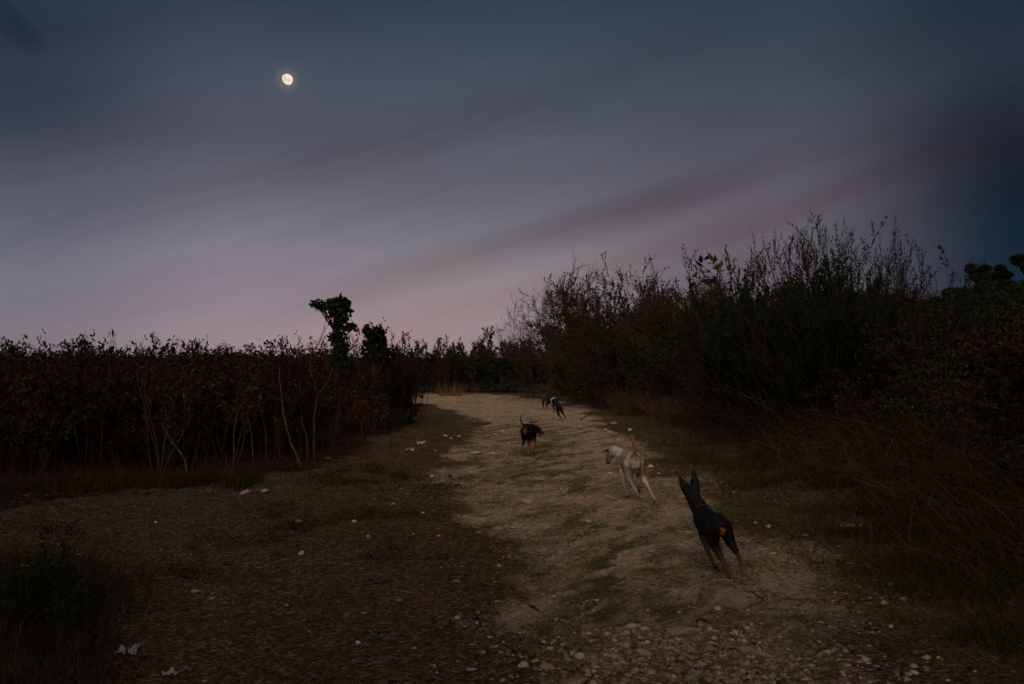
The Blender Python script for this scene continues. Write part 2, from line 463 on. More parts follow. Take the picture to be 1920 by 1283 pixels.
def tubes(polys, sides=3):
    """polys: list of (pts Nx3, radii N)"""
    V, Fs, o = [], [], 0
    ang = np.arange(sides) * 2 * math.pi / sides
    for pts, rad in polys:
        pts = np.asarray(pts); rad = np.asarray(rad); n = len(pts)
        t = np.gradient(pts, axis=0); t /= np.linalg.norm(t, axis=1)[:, None] + 1e-9
        ref = np.array([0.31, 0.17, 0.2]) if abs(t[0][2]) > 0.7 else np.array([0, 0.1, 1.0])
        s = np.cross(t, ref); s /= np.linalg.norm(s, axis=1)[:, None] + 1e-9
        u = np.cross(t, s)
        ring = pts[:, None] + (s[:, None] * np.cos(ang)[None, :, None] + u[:, None] * np.sin(ang)[None, :, None]) * rad[:, None, None]
        V.append(ring.reshape(-1, 3))
        i = np.arange(n - 1)[:, None] * sides; j = np.arange(sides)[None]; j2 = (j + 1) % sides
        q = np.stack([i + j, i + j2, i + sides + j2, i + sides + j], -1).reshape(-1, 4)
        Fs.append(np.concatenate([q[:, [0, 1, 2]], q[:, [0, 2, 3]]]) + o)
        o += n * sides
    return np.concatenate(V), np.concatenate(Fs)

_ico = None
def ico():
    global _ico
    if _ico is None:
        import bmesh
        out = []
        for s in (1, 2, 3):
            bm = bmesh.new(); bmesh.ops.create_icosphere(bm, subdivisions=s, radius=1)
            bm.verts.ensure_lookup_table()
            out.append((np.array([v.co[:] for v in bm.verts]), np.array([[v.index for v in f.verts] for f in bm.faces])))
            bm.free()
        _ico = out
    return _ico

# ------------------------------------------------------------------ shrub growing
def grow(rs, base, d, length, rad, level, P, polys, tips):
    n = P['seg'][level] if level < len(P['seg']) else 4
    pts = [np.array(base, float)]; d = np.array(d, float); d /= np.linalg.norm(d)
    gn = P['gnarl']; up = P['up'][min(level, len(P['up']) - 1)]
    dirs = [d]
    for i in range(n):
        d = d + rs.normal(size=3) * gn + np.array([0, 0, up])
        d /= np.linalg.norm(d)
        pts.append(pts[-1] + d * length / n); dirs.append(d)
    pts = np.array(pts)
    rad_end = rad * P['taper']
    radii = np.linspace(rad, rad_end, n + 1)
    polys.append((pts, radii))
    if level >= P['levels']:
        tips.append((pts, np.array(dirs), level)); return
    k = P['kids'][level]; k = max(1, int(round(k + rs.normal() * P.get('kvar', 0.5))))
    t0 = P['start'][level]
    for j in range(k):
        t = t0 + (1 - t0) * (j + rs.random()) / k
        i = min(n - 1, int(t * n)); fr = t * n - i
        p = pts[i] * (1 - fr) + pts[i + 1] * fr
        ax = dirs[i + 1]
        r_ = rs.normal(size=3); r_ -= ax * r_.dot(ax); r_ /= np.linalg.norm(r_)
        a = P['angle'][level] * (0.7 + 0.6 * rs.random())
        nd = ax * math.cos(a) + r_ * math.sin(a)
        grow(rs, p, nd, length * P['ratio'][level] * (0.65 + 0.6 * rs.random()) * (1 - 0.35 * t), max(rad * (1 - .6 * t) * P.get('rr', .62), P['rmin']), level + 1, P, polys, tips)
    tips.append((pts, np.array(dirs), level))

def shrub(seed, P, stems, spread, h, rad, leaf=None, lean=(0, 0)):
    """returns (stems geo, leaves geo or None)"""
    rs = np.random.default_rng(seed)
    polys, tips = [], []
    for s in range(stems):
        a = rs.random() * 6.283; r0 = spread * math.sqrt(rs.random())
        b = np.array([math.cos(a) * r0 * .5, math.sin(a) * r0 * .5, -0.05])
        tilt = P['tilt'] * (0.3 + rs.random())
        d = np.array([math.cos(a) * math.sin(tilt) + lean[0], math.sin(a) * math.sin(tilt) + lean[1], math.cos(tilt)])
        grow(rs, b, d, h * (0.72 + 0.35 * rs.random()), rad * (0.6 + 0.7 * rs.random()), 0, P, polys, tips)
    sg = tubes(polys)
    lg = None
    if leaf:
        Ps, Ds = [], []
        for pts, dirs, lv in tips:
            if lv < leaf['lv']: continue
            L = np.linalg.norm(pts[-1] - pts[0])
            k = rs.poisson(L * leaf['dens'])
            if k == 0: continue
            t = leaf.get('from', 0.1) + (1 - leaf.get('from', 0.1)) * rs.random(k); f = t * (len(pts) - 1); i = np.minimum(f.astype(int), len(pts) - 2); fr = (f - i)[:, None]
            Ps.append(pts[i] * (1 - fr) + pts[i + 1] * fr)
            dd = dirs[i + 1] * leaf.get('fwd', 0.6) + rs.normal(size=(k, 3)) * leaf.get('rand', 0.7) + np.array([0, 0, leaf.get('z', 0)])
            Ds.append(dd / np.linalg.norm(dd, axis=1)[:, None])
        if Ps:
            Pn = np.concatenate(Ps); Dn = np.concatenate(Ds); n = len(Pn)
            L = leaf['len'] * (0.55 + 0.9 * rs.random(n)); lg = leaves_geo(Pn, Dn, L, L * leaf['wid'])
    return sg, lg

PROTO = {}
def proto(key, sg, lg, mat_s, mat_l, lname='foliage'):
    allv = sg[0]
    ms = make_mesh(key + '_stems', sg[0], sg[1], False, M[mat_s])
    ml = make_mesh(key + '_leaves', lg[0], lg[1], False, M[mat_l]) if lg is not None else None
    zz = allv[:, 2]
    PROTO[key] = dict(ms=ms, ml=ml, h=float(np.percentile(zz, 99.96)), w=float(np.percentile(np.abs(allv[:, 0]), 97) * 2), lname=lname)

def place(key, name, x, y, h, rz=None, wscale=None, label=None, cat='shrub', group=None, z=None, mat_l=None, tilt=(0, 0)):
    p = PROTO[key]; s = h / p['h']
    o = empty(name, (x, y, gz(x, y) if z is None else z), rng.random() * 6.283 if rz is None else rz)
    ws = s * (wscale or 1.0)
    o.scale = (ws, ws, s)
    o.rotation_euler[0] = tilt[0]; o.rotation_euler[1] = tilt[1]
    st = add_obj('stems', p['ms'], o)
    if p['ml']:
        lf = add_obj(p['lname'], p['ml'], o)
        if p['lname'] == 'seed_heads': lf['kind'] = 'stuff'
        if mat_l: 
            lf.material_slots[0].link = 'OBJECT'; lf.material_slots[0].material = M[mat_l]
    tag(o, label, cat, group)
    return o

# growth habits
SAP = dict(seg=[7, 5, 4], gnarl=0.10, up=[0.05, 0.06, -0.02], levels=2, kids=[5, 4], start=[0.42, 0.25], angle=[0.55, 0.75], ratio=[0.42, 0.5], taper=0.45, rmin=0.0022, tilt=0.28)
TANG = dict(seg=[6, 5, 4, 3], gnarl=0.22, up=[0.03, 0.0, -0.03, -0.05], levels=3, kids=[5, 4, 3], start=[0.35, 0.2, 0.15], angle=[0.75, 0.9, 0.9], ratio=[0.5, 0.55, 0.55], taper=0.45, rmin=0.002, tilt=0.45)
BARE = dict(seg=[6, 5, 5, 4], gnarl=0.14, up=[0.03, 0.05, 0.06, 0.05], levels=3, kids=[7, 7, 6], start=[0.2, 0.15, 0.1], angle=[0.75, 0.75, 0.65], ratio=[0.62, 0.58, 0.55], taper=0.4, rmin=0.0058, tilt=0.7)
BUSH = dict(seg=[5, 5, 4, 3], gnarl=0.13, up=[0.05, 0.06, 0.06, 0.05], levels=3, kids=[6, 6, 4], start=[0.15, 0.15, 0.15], angle=[0.7, 0.7, 0.6], ratio=[0.6, 0.52, 0.5], taper=0.4, rmin=0.003, tilt=0.55)
FEATH = dict(seg=[7, 7, 6, 4], gnarl=0.07, up=[0.03, 0.07, 0.10, 0.10], levels=3, kids=[9, 7, 4], start=[0.15, 0.1, 0.1], angle=[0.85, 0.6, 0.55], ratio=[0.6, 0.52, 0.45], taper=0.3, rmin=0.004, tilt=0.8)
WEED = dict(seg=[7, 5, 4], gnarl=0.05, up=[0.05, 0.12, 0.1], levels=1, kids=[10], start=[0.3], angle=[0.7], ratio=[0.28], taper=0.4, rmin=0.0025, tilt=0.1)

for i in range(4):
    sg, lg = shrub(100 + i, SAP, 6, 0.35, 1.8, 0.013, dict(lv=1, dens=20, len=0.085, wid=0.42, fwd=0.2, rand=0.5, z=-0.7))
    proto('sap%d' % i, sg, lg, 'paletwig' if i % 2 == 0 else 'twig', 'brown', 'dry_leaves')
for i in range(3):
    sg, lg = shrub(140 + i, TANG, 7, 0.6, 1.5, 0.012, dict(lv=2, dens=22, len=0.065, wid=0.5, fwd=0.3, rand=0.8, z=-0.3))
    proto('tang%d' % i, sg, lg, 'twig', 'redbrown', 'dry_leaves')
for i in range(2):
    sg, lg = shrub(160 + i, BUSH, 8, 0.8, 2.3, 0.016, dict(lv=2, dens=36, len=0.07, wid=0.45, fwd=0.6, rand=0.7, z=0.1))
    proto('bush%d' % i, sg, lg, 'twig', 'green')
for i in range(2):
    sg, lg = shrub(180 + i, BARE, 5, 0.5, 3.0, 0.022)
    proto('bare%d' % i, sg, lg, 'twig', 'mixed')
for i in range(2):
    sg, lg = shrub(200 + i, BARE, 5, 0.5, 3.0, 0.022, dict(lv=3, dens=12, len=0.065, wid=0.5, fwd=0.6, rand=0.7))
    proto('scrub%d' % i, sg, lg, 'twig', 'mixed')
for i in range(2):
    sg, lg = shrub(220 + i, FEATH, 9, 0.9, 3.0, 0.024, dict(lv=1, dens=40, len=0.048, wid=0.34, fwd=0.7, rand=0.55, z=0.15))
    proto('feather%d' % i, sg, lg, 'twig', 'dkgreen')
for i in range(3):
    sg, lg = shrub(260 + i, BUSH, 11, 1.1, 1.9, 0.016, dict(lv=1, dens=44, len=0.075, wid=0.5, fwd=0.5, rand=0.9, z=0.1))
    proto('dense%d' % i, sg, lg, 'twig', 'dkgreen')
sg, lg = shrub(240, WEED, 1, 0.05, 2.0, 0.009, dict(lv=1, dens=38, len=0.075, wid=0.35, fwd=0.5, rand=0.5, z=-0.2))
proto('weed0', sg, lg, 'greenstem', 'yellowish', 'leaves')
sg, lg = shrub(241, WEED, 1, 0.05, 2.0, 0.009, dict(lv=0, dens=26, len=0.035, wid=0.6, fwd=0.5, rand=0.5, z=0.1, **{'from': .35}))
proto('seedweed', sg, lg, 'twig', 'mixed', 'seed_heads')
sg, lg = shrub(242, WEED, 6, 0.35, 1.2, 0.006, dict(lv=0, dens=50, len=0.055, wid=0.30, fwd=0.5, rand=0.5, z=0.0, **{'from': .05}))
proto('leafweed', sg, lg, 'greenstem', 'green', 'leaves')

# ------------------------------------------------------------------ left thicket
def left_edge(y): return float(np.interp(y, [12.6, 13.4, 14, 15.5, 17, 20, 25, 30, 34, 37], [-6.6, -4.9, -3.6, -3.1, -3.1, -2.75, -2.75, -2.95, -3.3, -5.0]))
LBL = {
    0: 'dry leafless sapling with thin pale stems at the front edge of the left thicket',
    1: 'dry brown sapling in the middle of the left thicket, behind the front stems',
    2: 'dry brown sapling at the back of the left thicket against the sky',
}
LGR = {0: 'saplings along the front of the left thicket', 1: 'saplings inside the left thicket', 2: 'saplings at the back of the left thicket'}
ZL = [(120, 'near the left edge of the photo'), (250, 'in its dark left part'), (340, 'left of the pale broken stubs'), (450, 'right of the pale broken stubs'), (560, 'by the long curved trunk'), (640, 'below the tall vine snag'), (720, 'below the vine covered stump'), (5000, 'where the track bends away')]
ZR = [(1150, 'by the bend of the track'), (1260, 'below the twiggy bushes'), (1380, 'below the lone tall weed'), (1500, 'left of the tallest feathery bush'), (1610, 'below the tallest feathery bush'), (1710, 'right of the tallest feathery bush'), (1820, 'below the beaded seed weed'), (5000, 'near the right edge of the photo')]
def zone(Z, px):
    for lim_, ph in Z:
        if px < lim_: return ph
LEAFW = {None: 'rusty', 'hay2': 'straw coloured', 'brown': 'dark brown', 'redbrown': 'rusty', 'mixed': 'olive', 'yellowish': 'yellowing', 'dkgreen': 'dark green', 'green': 'green', 'orange': 'orange'}
ROWL = ['left thicket front', 'left thicket middle', 'left thicket back']
ROWR = ['right bank foot', 'right bank middle', 'right bank top']
cnt = 0
tries = 0
pos = []
while cnt < 215 and tries < 20000:
    tries += 1
    y = 12.6 + (rng.random() ** 1.25) * 23
    xe = left_edge(y)
    x = xe - rng.random() * (0.56 * y + 1.5 + xe)
    if y > 30 and x < -9 and rng.random() < .5: continue
    md_ = 0.40 if y < 18 else 0.6
    if any((x - a) ** 2 + (y - b) ** 2 < md_ ** 2 for a, b in pos): continue
    pos.append((x, y))
    depth = min(xe - x, y - 12.8)
    row = 0 if depth < 1.0 else (1 if depth < 4 else 2)
    h = (1.40 + 0.35 * rng.random() + .35 * float(vnoise(np.array([x * .8]), np.array([y * .8]), 66)[0])) * (1.0 if y < 20 else 1.06)
    if row == 0: h *= 0.6 + .38 * rng.random()
    if rng.random() < 0.5 or row == 0:
        k = 'sap%d' % rng.integers(4); ml = None if rng.random() < .6 else 'redbrown'
    else:
        k = 'tang%d' % rng.integers(3); ml = 'brown' if rng.random() < .5 else None
    if x < -6.0 and y < 19 and rng.random() < .35: ml = 'mixed'
    place(k, 'dry_sapling', x, y, h, wscale=0.9 + .3 * rng.random(), label='%s with %s leaves, %s, %s' % ('upright sapling' if k[0] == 's' else 'tangled shrub', LEAFW['brown' if (ml is None and k[0] == 's') else ml], ROWL[row], zone(ZL, 960 + F * x / y)), cat='sapling' if k[0] == 's' else 'shrub', group=LGR[row], mat_l=ml)
    cnt += 1
# low scorched brush filling the foot of the thicket
for k in range(60):
    y = 13.5 + rng.random() * 20; xe = left_edge(y)
    x = xe - 0.2 - rng.random() * (0.3 * y)
    place('tang%d' % rng.integers(3), 'low_brush', x, y, 0.5 + 0.5 * rng.random(), wscale=1.3, label='low scorched brush, foot of the left thicket, %s' % zone(ZL, 960 + F * x / y), cat='brush', group='low brush at the foot of the left thicket', mat_l='brown')

# single pale stems one can follow through the gloom: (points in photo px, base distance, radius)
def px_stem(name, pts, y0, y1, rad, mat, label, cat='sapling', kids=()):
    base = hit(*pts[0]) if y0 is None else None
    def conv(pl, ya, yb, ra, rb):
        out = []
        n = len(pl)
        for i, (a, b) in enumerate(pl):
            yy = ya + (yb - ya) * i / (n - 1)
            d = ray(a, b); t = yy / d.y
            out.append((d.x * t, yy, CAM_H + d.z * t))
        out = np.array(out)
        # resample with a little wander
        tt = np.linspace(0, n - 1, n * 4); q = np.stack([np.interp(tt, np.arange(n), out[:, k]) for k in range(3)], 1)
        q[1:-1] += rng.normal(size=q[1:-1].shape) * 0.006
        return q, np.linspace(ra, rb, len(q))
    ya = base[1] if base else y0
    main = conv(pts, ya, y1 if y1 else ya + .3, rad, rad * .4)
    q = main[0]; q0 = q[0].copy()
    z = gz(q0[0], q0[1]) - 0.03
    q[0][2] = min(q[0][2], z)
    polys = [main]
    for kp in kids: polys.append(conv(kp, ya + .15, ya + .4, rad * .6, rad * .25))
    v, f = tubes(polys, 5)
    o = add_obj(name, make_mesh(name, v - q0, f, True, M[mat]), None, tuple(q0))
    tag(o, label, cat)
    return o
S = px_stem
S('bare_sapling', [(565, 875), (545, 830), (532, 780), (526, 730), (524, 690)], None, None, .022, 'palebark', 'long pale curved sapling trunk leaning out of the left thicket to the ground', 'trunk')
S('bare_sapling', [(588, 800), (592, 760), (596, 740), (612, 722), (625, 690)], 15.5, None, .017, 'palebark', 'pale forked sapling with two arms spread in a V', 'trunk', kids=[[(596, 740), (588, 715), (582, 690), (583, 650)]])
S('bare_sapling', [(577, 822), (566, 790), (562, 750), (562, 712)], 15.2, None, .011, 'palebark', 'thin straight brown stem just right of the long curved trunk')
S('sapling_stump', [(360, 880), (368, 850), (374, 815), (372, 806)], None, None, .018, 'palebark', 'short pale broken stub standing at the front of the left thicket', 'stump')
S('sapling_stump', [(352, 872), (335, 845), (318, 820), (302, 792)], 13.6, None, .017, 'palebark', 'pale slanting broken stem leaning left at the front of the left thicket', 'stump')
S('bare_sapling', [(477, 842), (468, 800), (462, 760), (456, 735)], 14.6, None, .010, 'palebark', 'thin pale stem standing left of the long curved trunk')
S('bare_sapling', [(439, 870), (438, 820), (441, 790), (452, 758)], 14.0, None, .012, 'palebark', 'thin kinked stem bending right in the left thicket')
S('bare_sapling', [(214, 824), (206, 780), (203, 745)], 14.8, None, .013, 'palebark', 'pale straight stem alone in the dark part of the left thicket')
S('bare_sapling', [(310, 800), (296, 760), (283, 735), (272, 712)], 14.5, None, .009, 'palebark', 'thin pale stem leaning left above the broken stems')
S('bare_sapling', [(328, 800), (322, 765), (313, 735), (308, 712)], 14.6, None, .009, 'palebark', 'thin pale stem rising beside the leaning one above the broken stems')
S('bare_sapling', [(346, 830), (342, 790), (336, 760)], 14.3, None, .008, 'palebark', 'short thin stem right above the pale broken stub')
S('sapling_stump', [(425, 875), (424, 850)], None, None, .02, 'palebark', 'short brown stub low at the front of the thicket', 'stump')
S('bare_sapling', [(65, 820), (58, 780), (50, 748)], 14.5, None, .010, 'palebark', 'thin grey stem near the left end of the thicket')
S('bare_sapling', [(500, 815), (492, 780), (486, 755)], 15.0, None, .008, 'palebark', 'thin slanting twig left of the long curved trunk')
S('sapling_stump', [(679, 878), (680, 850), (677, 800)], 15.6, None, .012, 'twig', 'dark burnt stem standing at the right of the clearing', 'stump')
S('sapling_stump', [(735, 855), (733, 825), (738, 800)], 17.0, None, .012, 'twig', 'dark charred stem close to the left verge of the track', 'stump')
S('bare_sapling', [(820, 848), (819, 832)], None, None, .010, 'twig', 'short dark twig standing on the left verge', 'twig')

# vine covered snag: tall dark figure against the sky
def vine_tree(name, px, y, toppy, label, shape, seed, cat='tree'):
    """shape: list of (dx px, py, radius px, n leaves) clumps"""
    x0 = at_y(px, y); z0 = gz(x0, y)
    o = empty(name, (x0, y, z0))
    rs = np.random.default_rng(seed); s = y / F
    cl = [((dx * s), (rs.random() - .5) * r * s * .6, top_z(py, y) - z0, r * s, n) for dx, py, r, n in shape]
    polys = []
    ztop = max(c[2] for c in cl)
    n = 10
    pts = np.array([[math.sin(i * 1.3) * .03, math.cos(i * 1.7) * .03, ztop * .93 * i / n] for i in range(n + 1)])
    polys.append((pts, np.linspace(.09, .03, n + 1)))
    for c in cl:
        zb = max(0.2, c[2] - 0.25 - abs(c[0]) * .9)
        q = np.array([[0, 0, zb], [c[0] * .5, c[1] * .5, (zb + c[2]) / 2 - .03], [c[0], c[1], c[2]]])
        polys.append((q, np.array([.025, .018, .008])))
    v, f = tubes(polys, 6)
    add_obj('trunk', make_mesh('vine_trunk', v, f, True, M['twig']), o)
    Ps = []
    for cx_, cy_, cz_, r, nl in cl:
        nl = int(nl * 1.25); p = rs.normal(size=(nl, 3)); p /= np.linalg.norm(p, axis=1)[:, None]; p *= (r * 1.12 * (rs.random(nl) ** .6))[:, None]
        p[:, 2] *= .8
        Ps.append(p + np.array([cx_, cy_, cz_]))
    P_ = np.concatenate(Ps); D = rs.normal(size=P_.shape) * .8 + np.array([0, 0, -.7]); D /= np.linalg.norm(D, axis=1)[:, None]
    L = .095 * (0.5 + rs.random(len(P_)))
    v, f = leaves_geo(P_, D, L, L * .75, None, .15)
    add_obj('crown', make_mesh('vine_crown', v, f, False, M['dkgreen']), o)
    # hanging dead vines
    polys = []
    for k in range(26):
        a = rs.random() * 6.28; r = .12 + .22 * rs.random(); zt = ztop * (.35 + .55 * rs.random())
        q = np.array([[math.cos(a) * r * (1 + .3 * j) * (.8 + .3 * rs.random()), math.sin(a) * r, zt - j * .13] for j in range(6)])
        polys.append((q, np.full(6, .005)))
    v, f = tubes(polys, 3)
    add_obj('vine', make_mesh('vine_strands', v, f, False, M['twig']), o)
    tag(o, label, cat)
    return o
vine_tree('vine_covered_tree', 632, 21.0, 557, 'tall snag smothered in dark vines, one arm reaching left, highest thing above the left thicket',
          [(-40, 568, 9, 45), (-30, 572, 12, 60), (-14, 568, 13, 70), (0, 565, 12, 70), (12, 566, 10, 50), (-6, 580, 17, 120), (8, 588, 16, 110), (12, 578, 12, 60), (0, 598, 14, 80), (12, 596, 8, 30),
           (2, 612, 9, 50), (20, 608, 8, 30), (26, 613, 8, 36), (0, 625, 12, 70), (4, 636, 13, 80), (-8, 632, 9, 36), (6, 650, 15, 90), (0, 665, 17, 110), (10, 680, 20, 120)], 5)
vine_tree('vine_covered_stump', 700, 21.5, 612, 'shorter bushy vine covered stump with drooping broad leaves right of the tall snag',
          [(-14, 616, 7, 26), (0, 620, 11, 50), (14, 618, 9, 40), (4, 632, 16, 90), (-6, 640, 14, 70), (12, 642, 12, 50), (-2, 655, 17, 90), (18, 650, 8, 24), (6, 668, 20, 110), (30, 660, 12, 50)], 6, 'stump')
# twiggy outgrowths breaking the left skyline
SKY_SAP = [(512, 622, 16, 'sap0', 'above the top of the long curved trunk'), (528, 628, 17, 'sap2', 'just right of the one above the curved trunk'), (585, 624, 18, 'sap1', 'above the forked V shaped sapling'),
  (727, 603, 22, 'sap3', 'tallest, right of the vine covered stump'), (742, 618, 23, 'sap1', 'second right of the vine covered stump'), (771, 615, 25, 'sap0', 'third right of the vine covered stump'), (790, 632, 26, 'sap2', 'last before the gap of the track'), (690, 600, 23, 'sap1', 'between the tall snag and the stump'),
  (40, 622, 14.5, 'sap1', 'nearest the left edge of the photo'), (120, 628, 15, 'sap0', 'first left of the stray twig cluster'), (160, 614, 15.5, 'sap3', 'highest of the left twig cluster'), (195, 612, 15.2, 'sap2', 'right side of the left twig cluster'), (232, 634, 15, 'sap1', 'low one above the pale straight stem'), (272, 615, 15.6, 'sap0', 'lone spike above the leaning pale stems'),
  (385, 624, 16, 'sap3', 'under the moon, between the broken stubs and curved trunk'), (360, 632, 15.6, 'sap2', 'above the short pale broken stub'), (410, 634, 16, 'sap1', 'left of the thin kinked stem'), (440, 640, 16.5, 'sap0', 'above the thin kinked stem'),
  (830, 622, 42, 'sap0', 'left one at the far end of the track'), (845, 630, 43, 'sap2', 'right one at the far end of the track')]
for px, py, y, k, lb in SKY_SAP:
    x = at_y(px, y)
    place(k, 'tall_dry_sapling', x, y, top_z(py, y) - gz(x, y), wscale=.62, label='dry sapling on the skyline, ' + lb, cat='sapling', group='tall saplings breaking the left skyline', mat_l='brown')
for k_, (px, py, y, w) in enumerate([(20, 636, 15, 150), (95, 640, 16, 170), (150, 634, 15.5, 160), (225, 648, 16, 120), (300, 652, 17, 110), (395, 645, 17, 120), (520, 640, 17, 110), (575, 652, 18, 90), (655, 640, 21, 60), (745, 650, 24, 70)]):
    x = at_y(px, y); h_ = top_z(py, y) - gz(x, y); kk = ['tang0', 'dense1', 'tang2', 'bush0'][k_ % 4]
    place(kk, 'overgrown_bush', x, y, h_, wscale=(w * y / F) / (PROTO[kk]['w'] * h_ / PROTO[kk]['h']), label='overgrown bush humped above the left thicket %s' % zone(ZL, px).replace('in its dark left part', 'under the cluster of stray twigs'), cat='bush', group='humped bushes of the left thicket', mat_l=['brown', 'mixed', 'brown', 'mixed'][k_ % 4])
# bush with dry orange leaves
place('tang1', 'orange_leaved_shrub', at_y(690, 18), 18, .95, label='small shrub with dry orange leaves below the vine covered stump', cat='shrub', mat_l='orange')

# ------------------------------------------------------------------ far end and right bank
def bush_px(key, name, px, toppy, y, wpx=None, **kw):
    x = at_y(px, y); h = top_z(toppy, y) - gz(x, y)
    p = PROTO[key]; ws = None
    if wpx: ws = (wpx * y / F) / (p['w'] * h / p['h'])
    return place(key, name, x, y, h, wscale=ws, **kw)
bp = bush_px
bp('dense0', 'round_green_bush', 892, 612, 45.8, 130, label='rounded dark green bush at the end of the track, first right of the gap', cat='bush', mat_l='mixed')
bp('dense1', 'round_green_bush', 1008, 606, 46, 140, label='rounded dark green bush at the end of the track under the bare twigs', cat='bush', mat_l='mixed')
bp('dense1', 'green_bush', 952, 634, 45.6, 100, label='lower green bush between the two rounded bushes at the track end', cat='bush')
bp('dense0', 'green_bush', 846, 640, 46, 80, label='small green bush at the left end of the far hedge', cat='bush', mat_l='mixed')
bp('tang0', 'dry_shrub', 805, 655, 47, 50, label='thin brown shrub beside the far left bend of the track', cat='shrub', mat_l='mixed')
bp('tang2', 'dry_shrub', 772, 660, 46, 60, label='brown shrub where the track disappears behind the left thicket', cat='shrub', mat_l='brown')
for px, w in [(780, 90), (740, 110), (680, 110), (600, 130), (500, 130), (380, 140), (250, 150), (120, 150), (20, 150)]:
    bp('dense%d' % rng.integers(3), 'far_bush', px, 660 + 8 * rng.random(), 47, w * .8, label='dark bush far beyond the left thicket, past the bend', cat='bush', group='bushes beyond the bend', mat_l='dkgreen')
bp('bare0', 'bare_bush', 995, 545, 38, 120, label='leafless bush of fine upswept twigs left of the tallest bare bush', cat='bush')
bp('bare1', 'bare_bush', 1050, 520, 36, 150, label='leafless bush of tangled twigs leaning over the rounded bushes', cat='bush')
bp('bare0', 'bare_bush', 1118, 480, 33, 240, label='tallest leafless bush with curling twigs, left end of the right bank', cat='bush')
bp('scrub0', 'twiggy_bush', 1160, 500, 31, 280, label='half leafless bush with sparse small leaves behind the green thicket', cat='bush')
bp('scrub1', 'twiggy_bush', 1215, 487, 29, 270, label='dense twiggy bush with sparse leaves standing mid bank', cat='bush')
bp('bare1', 'bare_bush', 1275, 492, 27, 230, label='open leafless bush right of the dense twiggy bush', cat='bush')
bp('scrub0', 'twiggy_bush', 1330, 540, 24, 200, label='low twiggy bush beneath the tall leafy weed', cat='bush')
bp('weed0', 'tall_weed', 1335, 462, 20.5, 70, label='tall lone weed with hanging leaves and a branched top against the sky', cat='weed')
bp('weed0', 'tall_weed', 1352, 480, 20.9, 60, label='second tall weed just right of the lone one', cat='weed')
bp('feather0', 'feathery_bush', 1420, 436, 18, 240, label='medium feathery bush with upswept twigs left of the tallest bush', cat='bush')
bp('feather1', 'feathery_bush', 1480, 418, 16.5, 250, label='feathery bush touching the left side of the tallest bush', cat='bush')
bp('feather0', 'feathery_bush', 1552, 386, 15.5, 330, label='tallest feathery bush on the right bank with long upright twigs', cat='bush')
bp('feather1', 'feathery_bush', 1628, 430, 15, 220, label='feathery bush spreading its twigs right of the tallest bush', cat='bush')
bp('scrub1', 'twiggy_bush', 1680, 520, 14.5, 150, label='low twiggy bush right of the feathery bushes', cat='bush')
bp('seedweed', 'seed_weed', 1751, 466, 12.5, 70, label='slender upright weed with beaded seed heads alone against the blue sky', cat='weed')
bp('seedweed', 'seed_weed', 1714, 505, 13, 40, label='shorter seed weed left of the beaded one', cat='weed')
bp('scrub1', 'twiggy_bush', 1140, 520, 30, 260, label='low dense twiggy bush in front of the tallest leafless bush', cat='bush')
bp('scrub0', 'twiggy_bush', 1245, 510, 28, 260, label='low twiggy bush overlapping the dense one mid bank', cat='bush')
bp('scrub1', 'twiggy_bush', 1295, 530, 25, 220, label='twiggy bush with thin leaves left of the tall leafy weed', cat='bush')
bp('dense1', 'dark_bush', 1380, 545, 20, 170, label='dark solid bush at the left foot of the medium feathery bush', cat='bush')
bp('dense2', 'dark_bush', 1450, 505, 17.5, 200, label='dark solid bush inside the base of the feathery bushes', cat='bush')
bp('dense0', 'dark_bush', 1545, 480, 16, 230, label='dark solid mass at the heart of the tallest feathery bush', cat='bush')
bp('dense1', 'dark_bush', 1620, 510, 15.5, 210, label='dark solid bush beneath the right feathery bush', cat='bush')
bp('feather0', 'feathery_bush', 1585, 405, 15.8, 210, label='feathery bush between the tallest one and the right one', cat='bush')
GREEN = [(1088, 560, 41, 90, 'yellowish', 'leafy green bush with the highest yellow blossoms, left end of the green thicket'), (1120, 600, 39, 110, 'green', 'leafy green bush just right of the yellow blossoms'),
         (1158, 575, 35, 110, 'yellowish', 'yellowing bush above the dry clump, behind the green ones'), (1200, 600, 31, 130, 'green', 'leafy green bush above the reddish dry grass clump'),
         (1075, 625, 42, 80, 'green', 'low green bush right behind the farthest dogs'), (1140, 650, 37, 110, 'green', 'low green bush between the farthest dogs and the reddish clump'),
         (1240, 590, 28, 130, 'mixed', 'olive bush under the dense twiggy bush'), (1300, 570, 25, 130, 'mixed', 'olive bush left of the tall leafy weed'), (1035, 650, 45, 70, 'dkgreen', 'small dark bush directly above the farthest brown dog')]
for px, py, y, w, ml, lb in GREEN:
    bp(['bush0', 'dense1', 'dense2'][rng.integers(3)], 'leafy_green_bush', px, py, y, w * 1.1, label=lb, cat='bush', group='green bushes at the bend', mat_l=ml)
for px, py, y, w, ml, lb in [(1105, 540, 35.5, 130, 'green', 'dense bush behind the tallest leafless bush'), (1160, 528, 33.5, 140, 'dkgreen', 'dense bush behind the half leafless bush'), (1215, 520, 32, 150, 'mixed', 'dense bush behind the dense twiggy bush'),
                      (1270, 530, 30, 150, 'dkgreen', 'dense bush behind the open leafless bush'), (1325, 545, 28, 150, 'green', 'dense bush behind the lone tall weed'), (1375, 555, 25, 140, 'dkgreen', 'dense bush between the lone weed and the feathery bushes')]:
    bp('dense%d' % rng.integers(3), 'backing_bush', px, py, y, w, label=lb + ', back of the right bank', cat='bush', mat_l=ml)
